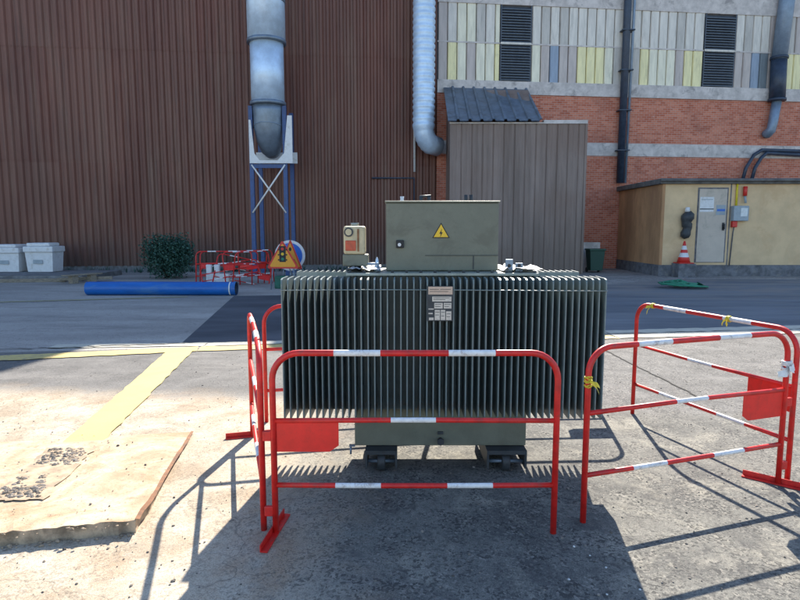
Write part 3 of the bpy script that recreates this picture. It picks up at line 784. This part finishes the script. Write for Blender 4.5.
# lean-to shed
SY = 22.5; a = at(451, 121, SY); b = at(587, 121, SY); sz = a.z
sh = thing('lean_to_shed', 'tall grey board-clad lean-to with a sloping sheet roof, behind the transformer', 'shed', (0, 0, 0))
mb = MB(); x = a.x; bw = .39
while x < b.x - .05:
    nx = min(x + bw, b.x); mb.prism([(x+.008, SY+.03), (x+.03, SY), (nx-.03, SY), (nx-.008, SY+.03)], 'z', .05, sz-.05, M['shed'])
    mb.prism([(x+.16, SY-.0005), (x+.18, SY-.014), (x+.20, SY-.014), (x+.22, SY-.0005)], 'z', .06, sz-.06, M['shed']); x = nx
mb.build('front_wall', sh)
YW = lambda X: P0.y + (X-P0.x)*math.tan(YAW)
zr = at(500, 89, 25.1).z; xr = at(541, 119, SY).x
mb = MB()
mb.prism([(SY+.031, 0), (YW(a.x)-.06, 0), (YW(a.x)-.06, zr-.1), (SY+.031, sz-.12)], 'x', a.x+.01, xr-.02, M['shed'])
mb.prism([(SY+.031, 0), (YW(xr)-.06, 0), (YW(xr)-.06, sz-.06), (SY+.031, sz-.06)], 'x', xr-.019, b.x-.01, M['shed']); mb.build('side_wall', sh)
mb = MB(); x = a.x - .12; prof = []
while x < xr: prof += [(x, 0), (x+.30, 0), (x+.33, .07), (x+.40, .07), (x+.43, 0)]; x += .43
vs = []
for px_, dz_ in prof: vs += [(px_, SY-.18, sz+.0+dz_-.02), (px_, YW(px_)-.07, zr+dz_)]
mb.add(vs, [(2*i, 2*i+2, 2*i+3, 2*i+1) for i in range(len(prof)-1)], M['roofblue'])
vs2 = [(v[0], v[1], v[2]-.025) for v in vs]; mb.add(vs2, [(2*i, 2*i+2, 2*i+3, 2*i+1) for i in range(len(prof)-1)], M['roofblue']); mb.build('roof', sh)
mb = MB(); mb.box((a.x-.03, SY-.03, .03), (a.x+.05, SY-.0145, sz-.101), M['shed']); mb.build('corner_trim', sh); mb = MB(); mb.box((b.x-.05, SY-.03, .03), (b.x+.03, SY-.0145, sz-.101), M['shed'])
mb.build('corner_trim', sh)
mb = MB(); mb.box((a.x-.05, SY-.05, sz-.10), (xr+.1, SY-.016, sz-.05), M['bandc']); mb.box((xr+.101, SY-.05, sz-.10), (b.x+.02, YW(b.x)-.3, sz+.03), M['bandc'])
mb.build('flashing', sh)

# ducts
D1 = 22.0
lx, rx_ = at(250.5, 60, D1).x, at(283.5, 60, D1).x; cx = (lx+rx_)/2; rr = (rx_-lx)/2
zA = at(266, 104, D1).z; zB_ = at(266, 42, D1).z; zC = at(266, 150, D1).z
du = thing('exhaust_duct', 'wide blue-grey metal duct coming down in front of the brown hall', 'duct', (cx, D1, 0))
def cyl(mb, z0, z1, r0, r1, m, n=32): mb.tube([(0,0,z0),(0,0,z1)], [r0, r1], m, n)
mb = MB(); cyl(mb, zB_, 11.6, rr*1.13, rr*1.13, M['galv']); mb.build('upper_section', du)
mb = MB(); cyl(mb, zA, zB_-.001, rr, rr, M['galv']); mb.build('lower_section', du)
for z, r_ in ((zB_, rr*1.17), (zA, rr*1.09), (at(266, 1, D1).z, rr*1.16)):
    mb = MB(); cyl(mb, z-.07, z+.05, r_, r_, M['galvd']); mb.build('flange', du)
zm = at(266, 128, D1).z
mb = MB(); mb.tube([(0,0,zA-.07), (0,0,zA-.28), (0,.01,zm), (0,.16,zC+.35), (0,.35,zC+.1), (0,.55,zC)], [rr*.95, rr*.93, rr*.9, rr*.8, rr*.66, rr*.5], M['galvd'], 24)
mb.tube([(0,0,zm-.02),(0,.01,zm+.02)], rr*.93, M['galvd'], 24); mb.build('elbow', du)
# steel frame
fx0, fx1 = at(254, 200, D1).x, at(287, 200, D1).x
st = thing('duct_stand', 'blue steel stand with white crossed braces under the wide duct', 'stand', (0, 0, 0))
for x in (fx0, fx1):
    for y in (D1-.15, D1+1.2):
        mb = MB(); mb.box((x-.07, y-.07, 0), (x+.07, y+.07, zA-.1), M['bluesteel']); mb.build('leg', st)
zp = at(266, 164, D1).z; z2 = at(266, 213, D1).z
mb = MB(); mb.prism([(fx0-.05, zp), (fx1+.28, zp), (fx1+.28, zp+1.65), (fx1+.12, zp+1.65), (fx1-.02, zp+.35), (fx1-.25, zp+.10), (fx0+.3, zp+.10), (fx0+.12, zp+.35), (fx0+.02, zp+1.5), (fx0-.05, zp+1.5)], 'y', D1-.27, D1-.23, M['white'])
mb.build('saddle_plate', st)
mb = MB(); mb.box((fx0-.05, D1+.75, zp+.1), (fx1+.28, D1+.78, zp+.5), M['white']); mb.build('saddle_plate', st)
for (xa, za, xb, zb_) in ((fx0, zp-.05, fx1, z2), (fx1, zp-.05, fx0, z2)):
    mb = MB(); mb.tube([(xa, D1-.24 + (.03 if xa < xb else 0), za), (xb, D1-.24 + (.03 if xa < xb else 0), zb_)], .03, M['tape_w'], 6); mb.build('brace', st)
mb = MB(); mb.box((fx0+.071, D1-.2, zp-.16), (fx1-.071, D1-.1, zp-.02), M['bluesteel']); mb.build('crossbar', st)
# ribbed flexible duct
Yd = 23.9; c0 = at(424, 40, Yd); dr = 11/600*Yd*.99
mb = MB(); pts = []; rs = []
z = 11.7
zend = at(424, 128, Yd).z
while z > zend: pts.append(Vector((c0.x, Yd, z))); rs.append(dr*(1.0, .99, .90)[len(pts) % 3]); z -= .075
for i in range(1, 13):
    a_ = i/12*math.pi/2*.85; pts.append(Vector((c0.x + .42*(1-math.cos(a_)), Yd + .30*(1-math.cos(a_)), zend - .62*math.sin(a_)))); rs.append(dr*(.92 if i % 2 else .87))
l_ = pts[-1]; pts.append(l_ + Vector((.28, .2, -.05))); rs.append(dr*.85)
mb.tube(pts, rs, M['galv'], 24); tthing(mb, 'flexible_duct', 'ribbed silver-blue duct curving into the side of the grey lean-to', 'duct')

# beige hut
HY = 21.5; hx0 = at(661, 225, HY).x; hx1 = at(905, 225, HY).x; hz = at(661, 184, HY).z; pl = .40
hut = thing('service_hut', 'low beige rendered hut with a stained left side in front of the brick hall', 'hut')
mb = MB(); mb.box((hx0, HY, pl), (hx1, YW(hx0)-.05, hz), M['hut']); mb.build('wall', hut)
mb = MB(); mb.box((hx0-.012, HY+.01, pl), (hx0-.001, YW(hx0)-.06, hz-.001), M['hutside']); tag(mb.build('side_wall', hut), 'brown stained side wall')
mb = MB(); mb.box((hx0-.03, HY-.04, 0), (hx1, YW(hx0)-.06, pl-.001), M['plinth']); mb.build('plinth', hut)
mb = MB(); mb.box((hx0-.14, HY-.14, hz+.001), (hx1, YW(hx0)-.04, hz+.19), M['hutroof']); mb.build('roof', hut, bevel=.02)
d0, d1 = at(697.5, 225, HY), at(725, 225, HY); zt_ = at(700, 189, HY).z; zb_ = at(700, 262, HY).z
mb = MB(); mb.box((d0.x-.05, HY-.012, zb_-.02), (d1.x+.05, HY-.001, zt_+.05), M['plinth']); mb.box((d0.x, HY-.03, zb_), (d1.x, HY-.0125, zt_), M['door']); dr_ = mb.build('door', hut)
def hp(px, py): return at(px, py, HY)
a, b = hp(700, 197), hp(713, 212)
mb = MB(); mb.box((a.x, HY-.036, b.z), (b.x, HY-.031, a.z), M['white']); mb.box((a.x, HY-.038, b.z+.09), (b.x, HY-.0365, b.z+.12), M['black']); mb.box((a.x+.04, HY-.0385, a.z-.1), (b.x-.04, HY-.0365, a.z-.08), M['greybox']); mb.build('notice', dr_)
a, b = hp(716, 205), hp(725, 215)
mb = MB(); mb.box((a.x, HY-.036, b.z), (b.x-.01, HY-.031, a.z), M['greybox']); mb.box((a.x+.03, HY-.038, b.z+.13), (b.x-.03, HY-.0365, b.z+.21), M['signblue']); mb.build('door_sign', dr_)
a, b = hp(723, 224), hp(724.5, 229)
mb = MB(); mb.tube([(a.x, HY-.08, a.z), (a.x, HY-.08, b.z)], .03, M['black'], 8); mb.box((a.x-.05, HY-.05, b.z-.05), (a.x+.03, HY-.031, a.z+.05), M['tdark']); mb.build('handle', dr_)
# vertical joint lines on hut
mb = MB()
for px in (729,): a = hp(px, 225); mb.box((a.x-.02, HY-.006, pl), (a.x+.02, HY-.0005, hz-.001), M['plinth'])
mb.build('joint_strip', hut)
mb = MB(); mb.tube([(hx0-.17, HY-.2, hz+.12), (hx1, HY-.2, hz+.12)], .05, M['hutroof'], 8); mb.build('gutter', hut)
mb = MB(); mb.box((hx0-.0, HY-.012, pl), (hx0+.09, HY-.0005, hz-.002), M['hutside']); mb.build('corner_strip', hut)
# wall cabinet, orange handle etc
a, b = hp(731, 206), hp(745, 221); wc = thing('wall_cabinet', 'small grey meter cabinet on the beige hut right of the door', 'cabinet', (a.x, HY, b.z)); w_, h_ = b.x-a.x, a.z-b.z
mb = MB(); mb.bbox((0, -.22, 0), (w_, -.002, h_), .02, M['greybox']); mb.build('case', wc)
mb = MB(); mb.box((w_*.45, -.226, h_*.3), (w_*.9, -.221, h_*.85), M['cabglass']); mb.build('window', wc)
mb = MB(); mb.bbox((w_*.02, -.16, -.22), (w_*.35, -.02, -.005), .02, M['signred']); mb.tube([(w_*.2, -.09, -.22), (w_*.2, -.04, -.4), (w_*.1, -.03, -1.6)], .02, M['plinth'], 6); mb.build('socket', wc)
mb = MB(); mb.tube([(w_*.3, -.04, h_), (w_*.3, -.04, h_+.85)], .035, M['tape_y'], 6); mb.build('conduit', wc)
a = hp(744, 186); mb = MB(); mb.tube([(a.x, HY-.1, a.z-.02), (a.x, HY-.1, a.z-.35)], .07, M['signred'], 8); mb.tube([(a.x, HY-.1, a.z-.35), (a.x+.03, HY-.12, a.z-.6)], .04, M['greybox'], 8)
tthing(mb, 'wall_lamp', 'small red-topped fitting under the hut roof above the meter cabinet', 'fitting')
# hanging dark roll with cone beneath
a = hp(685.5, 212); b = hp(685.5, 238); mb = MB()
pts = [Vector((a.x + .03*math.sin(i*1.3), HY-.15, a.z + (b.z-a.z)*i/10)) for i in range(11)]
mb.tube(pts, [.12,.20,.22,.19,.15,.18,.15,.14,.17,.17,.1], M['tdark'], 10); mb.tube([pts[0], pts[0]+Vector((0,0,.16))], [.09, .07], M['white'], 10)
mb.tube([Vector((a.x-.08+.3*i/12, HY-.2-.03*math.sin(i), a.z-.1-.25*math.sin(i/12*3.1))) for i in range(13)], .025, M['black'], 6)
tthing(mb, 'hanging_hose', 'dark bundled hose with a white cap hanging on the hut above the cone', 'hose')
a = hp(682, 240); b = hp(682, 262); hh = a.z - b.z
cn = thing('traffic_cone', 'red and white traffic cone against the hut plinth left of the door', 'cone', (hp(679.5, 260).x, HY-.31, b.z-.03))
mb = MB(); L = [(0,.21),(.25,.165),(.45,.12),(.6,.095),(.78,.06),(1,.028)]
mb.tube([(0,0,.035+(hh-.035)*t) for t, r_ in L], [r_*1.05 for t, r_ in L], M['signred'], 20, mats=[M['signred'], M['white'], M['signred'], M['white'], M['signred']]); mb.build('body', cn)
mb = MB(); mb.bbox((-.26,-.26,0), (.26,.26,.034), .01, M['signred']); mb.build('base', cn)
mb = MB(); mb.box((-.3,-.3,-(b.z-.03)), (.3,.26,-.001), M['plinth']); mb.build('step', hut).location = cn.location
# black cable pipes above hut
mb = MB()
for dx, dy in ((0, 0), (9, 3)):
    o = .2; P = [wp(742+dx, 182, o), wp(746+dx, 168, o), wp(754+dx*.8, 155+dy, o), wp(762+dx*.5, 150+dy, o), wp(830, 152+dy*1.5, o), wp(900, 154+dy*1.5, o)]
    mb.tube(P, .075, M['darkpipe'], 8)
tthing(mb, 'cable_pipe', 'black twin pipe arching from the hut roof and running along the concrete band', 'pipe')

# ------------------------------------------------------------------ things along the far side
def wbin(px0, px1, py0, py1, Y, label):
    a, b = at(px0, py0, Y), at(px1, py1, Y); W_ = b.x-a.x; H_ = a.z-b.z
    t = thing('storage_bin', label, 'bin', ((a.x+b.x)/2, Y+.4, b.z), 0, 'white bins by the brown hall')
    mb = MB(); vs = []
    for z, k in ((0, .84), (H_*.68, .93)):
        for sx, sy in ((-1,-1),(1,-1),(1,1),(-1,1)): vs.append((sx*W_/2*k, sy*.38*k, z))
    mb.add(vs, [(3,2,1,0),(4,5,6,7),(0,1,5,4),(1,2,6,5),(2,3,7,6),(3,0,4,7)], M['white'])
    mb.box((-W_*.2, -.362, H_*.28), (W_*.12, -.352, H_*.42), M['greybox']); mb.build('body', t, bevel=.02)
    mb = MB(); mb.bbox((-W_/2, -.41, H_*.681), (W_/2, .41, H_*.88), .03, M['white']); mb.build('rim', t)
    mb = MB(); mb.bbox((-W_*.42, -.33, H_*.881), (W_*.36, .33, H_), .04, M['white']); mb.build('lid', t)
wbin(22, 54, 243, 272, 21.0, 'white lidded bin nearest the bush by the brown hall')
wbin(-12, 20, 244.5, 272, 21.0, 'white lidded bin cut by the left edge of the photo')
p0, p1 = gr(-120, 285), gr(92, 280)
mb = MB(); pts = []
zbk = at(30, 272, 21).z - .01
mb.box((-24, 19.4, 0), (-10.3, 22.2, zbk-.001), M['kerb']); tag(mb.build('raised_kerb'), kind='structure')
for (pa, pb, Y, zz, r_, lb) in (((-70, 279), (66, 276), 18.6, .07, .07, 'long pale timber beam lying in front of the white bins'), ((58, 276), (112, 269.5), 18.9, .12, .06, 'short splayed plank pointing toward the bush')):
    a, b = at(*pa, Y), at(*pb, Y+.6); mb = MB(); a.z = b.z = zz; d = (b-a).normalized(); L_ = (b-a).length
    T = Matrix.Translation(a) @ Matrix.Rotation(math.atan2(d.y, d.x), 4, 'Z')
    mb.bbox((0, -.10, -r_), (L_, .10, r_*.6), .01, M['wood'], T); tthing(mb, 'timber_beam', lb, 'timber', 'timbers by the brown hall')
a, b = at(64, 277, 18.3), at(100, 272.5, 19.4); a.z = b.z = .28; mb = MB(); d = (b-a); T = Matrix.Translation(a) @ Matrix.Rotation(math.atan2(d.y, d.x), 4, 'Z')
mb.bbox((0, -.14, -.04), (d.length, .14, .0), .01, M['wood'], T); mb.bbox((.2, -.1, -.28), (.4, .1, -.041), .01, M['wood'], T); mb.bbox((d.length-.4, -.1, -.28), (d.length-.2, .1, -.041), .01, M['wood'], T)
tthing(mb, 'timber_plank', 'pale plank resting on blocks left of the bush', 'timber', 'timbers by the brown hall')
# blue pipe
a, b = gr(88, 295), gr(241, 293.5); r_ = .172
mb = MB(); a.z = b.z = r_; b.y = a.y - .05
pts = [a, a.lerp(b, .3)+Vector((0,0,.004)), a.lerp(b, .7), b]
mb.tube(pts, r_, M['pipeblue'], 28, cap=False); mb.tube([pts[-1]-(b-a).normalized()*.001, a], r_*.93, M['darkpipe'], 28, cap=False)
d = (b-a).normalized(); mb.tube([b-d*.16, b-d*.13], r_*1.015, M['tape_w'], 28)
mb2 = mb; tthing(mb2, 'plastic_pipe', 'bright blue plastic pipe lying across the far yard', 'pipe')
# bush
def bush(px0, px1, py0, Y, label):
    a, b = at(px0, py0, Y), at(px1, py0, Y); W_ = (b.x-a.x); H_ = a.z
    t = thing('bush', label, 'bush', ((a.x+b.x)/2, Y, 0)); mb = MB(); L = random.Random(3)
    blobs = [(Vector((L.uniform(-.3,.3)*W_, L.uniform(-.3,.3), H_*L.uniform(.22,.68))), L.uniform(.2,.33)*W_) for _ in range(16)]
    for i in range(9000):
        c, r_ = L.choice(blobs); d = Vector((L.gauss(0,1), L.gauss(0,1), L.gauss(0,1))).normalized(); p = c + d*r_*(L.uniform(.5,1.0) + (L.random()**6)*.45)
        if p.z < .03 or p.z > H_*1.02: continue
        n_ = Vector((L.gauss(0,1), L.gauss(0,1), L.gauss(0,1)+.6)).normalized(); u = n_.orthogonal().normalized()*L.uniform(.022,.04); v = n_.cross(u)*L.uniform(.6,1.5)
        mb.add([p-u, p-v, p+u, p+v], [(0,1,2,3)], M['leaf'])
    mb.build('foliage', t); mb = MB()
    for i in range(14):
        c, r_ = L.choice(blobs); mb.tube([(L.uniform(-.1,.1), L.uniform(-.1,.1), 0), (c.x*.5, c.y*.5, c.z*.6), c], [.02,.014,.006], M['twig'], 5)
    mb.build('stem', t)
bush(137, 193, 233, 20.6, 'round dark green bush against the brown hall')
# small weeds along the hall base
mb = MB(); L = random.Random(11)
for i in range(160):
    u = L.uniform(-20, 1.); q = P0 + FD*u + FN*L.uniform(.05, .5)
    for j in range(8):
        a_ = L.uniform(0, 6.28); h_ = L.uniform(.08, .3); d = Vector((math.cos(a_), math.sin(a_), 0))
        mb.add([q - d.cross(Vector((0,0,1)))*.02, q + d.cross(Vector((0,0,1)))*.02, q + d*h_*.5 + Vector((0,0,h_))], [(0,1,2)], M['leaf'])
tag(mb.build('weeds'), 'low weeds growing along the foot of the brown hall', 'weeds', kind='stuff')
# pile of red barriers
G = 'red barriers heaped behind the blue pipe'
def heap(pa, pb, Y0, Y1, label, lean, plate, z=0., roll=0):
    a, b = at(*pa, Y0), at(*pb, Y1); d = Vector((b.x-a.x, b.y-a.y))
    t = barrier((0,0), (d.length,0), label, plate, None, G, rot=(lean, roll, math.atan2(d.y, d.x)), loc=(a.x, a.y, z), name='stacked_barrier'); t.scale = (1,1,1.0)
heap((196, 280), (252, 280), 17.9, 18.1, 'front barrier of the red heap, upright beside the bush', R(-8), 1)
heap((200, 279), (258, 279), 18.4, 18.7, 'second barrier of the red heap, just behind the front one', R(-14), 0)
heap((226, 280), (272, 279), 17.6, 18.6, 'barrier turned sideways at the right end of the red heap', R(-12), 0)
heap((203, 282), (262, 281), 17.2, 17.7, 'barrier slipped low and tilted across the front of the red heap', R(-62), 1, .03, R(-9))
heap((240, 279), (274, 278), 18.1, 19.2, 'rearmost barrier standing upright in the red heap', R(-4), 0)
heap((232, 280), (264, 279), 17.4, 18.7, 'barrier with its red plate facing the signs in the red heap', R(9), 1)
heap((212, 281), (268, 279), 17.8, 18.3, 'barrier sliding diagonally down to the left in the red heap', R(-20), 1, .02, R(13))
a = at(207, 262, 18.1); b = at(222, 279, 18.1)
mb = MB(); mb.bbox((a.x, 17.95, 0), (b.x+.25, 18.15, .35), .02, M['white']); mb.bbox((a.x, 17.97, .351), (a.x+.16, 18.1, .62), .02, M['white']); mb.bbox((a.x+.24, 17.97, .351), (a.x+.40, 18.1, .62), .02, M['white'])
tthing(mb, 'barrier_weight', 'pale plastic block standing inside the heap of red barriers', 'block')
# road signs
def trisign(px, py_base, half_px, Y, rz, label, pic):
    c = at(px, py_base, Y); s_ = half_px/600*Y
    t = thing('road_sign', label, 'sign', (c.x, Y, 0), rz, 'road work signs by the red heap'); z0 = c.z
    def rt(s, y0, y1, m, mb): # rounded triangle
        pts = []
        for k_, (x, z) in enumerate(((-s,0),(s,0),(0,s*1.732))):
            g = (0, s*.577); v = Vector((x-g[0], z-g[1])); c_ = Vector((x, z)) - v.normalized()*s*.16
            for i in range(5):
                a_ = math.atan2(v.y, v.x) + (i-2)*R(28); pts.append((c_.x + s*.08*math.cos(a_), c_.y + s*.08*math.sin(a_) + z0))
        mb.prism(pts, 'y', y0, y1, m)
    mb = MB(); rt(s_, -.012, 0, M['signred'], mb); mb.build('sign_face', t)
    mb = MB()
    n0 = z0
    s2 = s_*.83; z0 = n0 + s_*.577 - s2*.577; rt(s2, -.016, -.0125, M['orange'], mb); z0 = n0; mb.build('orange_field', t)
    mb = MB()
    if pic == 'light':
        mb.bbox((-.09, -.022, z0+.18), (.09, -.0165, z0+.62), .002, M['black'])
        for i in range(3):
            mb.tube([(0, -.0222, z0+.26+.14*i), (0, -.026, z0+.26+.14*i)], .042, (M['net'], M['yellow'], M['signred'])[i], 12)
        for i in range(3):
            for sg in (-1, 1): mb.box((min(sg*.095, sg*.13), -.022, z0+.22+.14*i), (max(sg*.095, sg*.13), -.0165, z0+.26+.14*i), M['black'])
    else:
        mb.prism([(-.14,z0+.14),(-.05,z0+.14),(.02,z0+.36),(-.03,z0+.46)], 'y', -.022, -.0165, M['black']); mb.tube([(0,-.0165,z0+.55),(0,-.022,z0+.55)], .055, M['black'], 12)
        mb.prism([(.04,z0+.14),(.26,z0+.14),(.15,z0+.28)], 'y', -.022, -.0165, M['black'])
    mb.build('pictogram', t)
    for sx in (-1, 1):
        mb = MB(); mb.tube([(sx*s_*.6, .01, z0+s_*.4), (sx*s_*.75, -.02, .01)], .014, M['galvd'], 6); mb.tube([(sx*s_*.5, .012, z0+s_*.6), (sx*s_*.7, .5, .01)], .014, M['galvd'], 6); mb.build('leg', t)
trisign(283, 268.5, 16.5, 16.6, R(-4), 'orange triangular sign with a traffic light symbol, in front of the other triangle', 'light')
trisign(291, 268.5, 17, 17.1, R(-38), 'second orange triangular sign turned to the right behind the traffic light one', 'man')
c = at(290, 255.5, 17.7); s_ = 15.2/600*17.7
t = thing('round_sign', 'round blue sign with a white rim behind the orange triangles', 'sign', (c.x, 17.7, 0))
mb = MB(); mb.tube([(0,0,c.z),(0,-.012,c.z)], s_, M['white'], 32); mb.build('rim', t)
mb = MB(); mb.tube([(0,-.0125,c.z),(0,-.016,c.z)], s_*.82, M['signblue'], 32); mb.prism([(-.05,c.z+.2),(.05,c.z+.2),(.05,c.z-.05),(.14,c.z-.05),(0,c.z-.24),(-.14,c.z-.05),(-.05,c.z-.05)], 'y', -.019, -.0165, M['white'], Matrix.Translation((0,0,0))); mb.build('blue_disc', t)
mb = MB(); mb.tube([(0,.012,c.z-.3),(0,.012,.03)], .025, M['galvd'], 8); mb.box((-.25,-.2,.0),(.25,.25,.03), M['tdark']); mb.build('post', t)
mb = MB(); q = at(283, 276, 16.9); mb.bbox((q.x-.25, 16.9, .001), (q.x+.18, 17.2, .36), .03, M['leafbin']); tthing(mb, 'green_crate', 'small green crate under the orange signs', 'crate')
# green hose heap
mb = MB(); L = random.Random(2); c = gr(683, 288); pts = []
for i in range(120):
    a_ = i*.42; rr_ = .35 + .25*math.sin(i*.37); pts.append(Vector((c.x + 1.15*rr_*math.cos(a_)+L.uniform(-.05,.05), c.y + .9*rr_*math.sin(a_), .03 + .22*abs(math.sin(i*.21))*(1-rr_)+.02*L.random())))
mb.tube(pts, .022, M['net'], 6)
for k_ in range(16):
    p = c + Vector((L.uniform(-.45,.45), L.uniform(-.3,.4), .04)); q_ = [p + Vector((L.uniform(-.22,.22), L.uniform(-.22,.22), L.uniform(0,.16))) for _ in range(4)]
    mb.add(q_, [(0,1,2),(0,2,3)], M['net'])
tthing(mb, 'garden_hose', 'tangled heap of green netting lying on the yard before the hut', 'netting')
# dark planter / bin between shed and hut
q = at(598, 256, 22.9)
mb = MB(); mb.box((q.x-.55, 24.2, 0), (q.x+.5, 24.5, 1.15), M['bandc']); tthing(mb, 'low_wall', 'pale low block wall between the grey lean-to and the hut', 'wall')
t = thing('waste_bin', 'dark green wheeled bin between the grey lean-to and the hut', 'bin', (q.x+.05, 23.4, 0))
mb = MB(); vs = []
for z, k_ in ((.08, .8), (.85, 1.)):
    for sx, sy in ((-1,-1),(1,-1),(1,1),(-1,1)): vs.append((sx*.29*k_, sy*.3*k_, z))
mb.add(vs, [(3,2,1,0),(4,5,6,7),(0,1,5,4),(1,2,6,5),(2,3,7,6),(3,0,4,7)], M['leaf']); mb.build('body', t, bevel=.02)
mb = MB(); mb.bbox((-.32,-.34,.852), (.32,.32,.92), .02, M['leaf']); mb.build('lid', t)
for sx in (-1, 1): mb = MB(); mb.tube([(sx*.2, .25, .09), (sx*.26, .25, .09)], .09, M['black'], 14); mb.build('wheel', t)
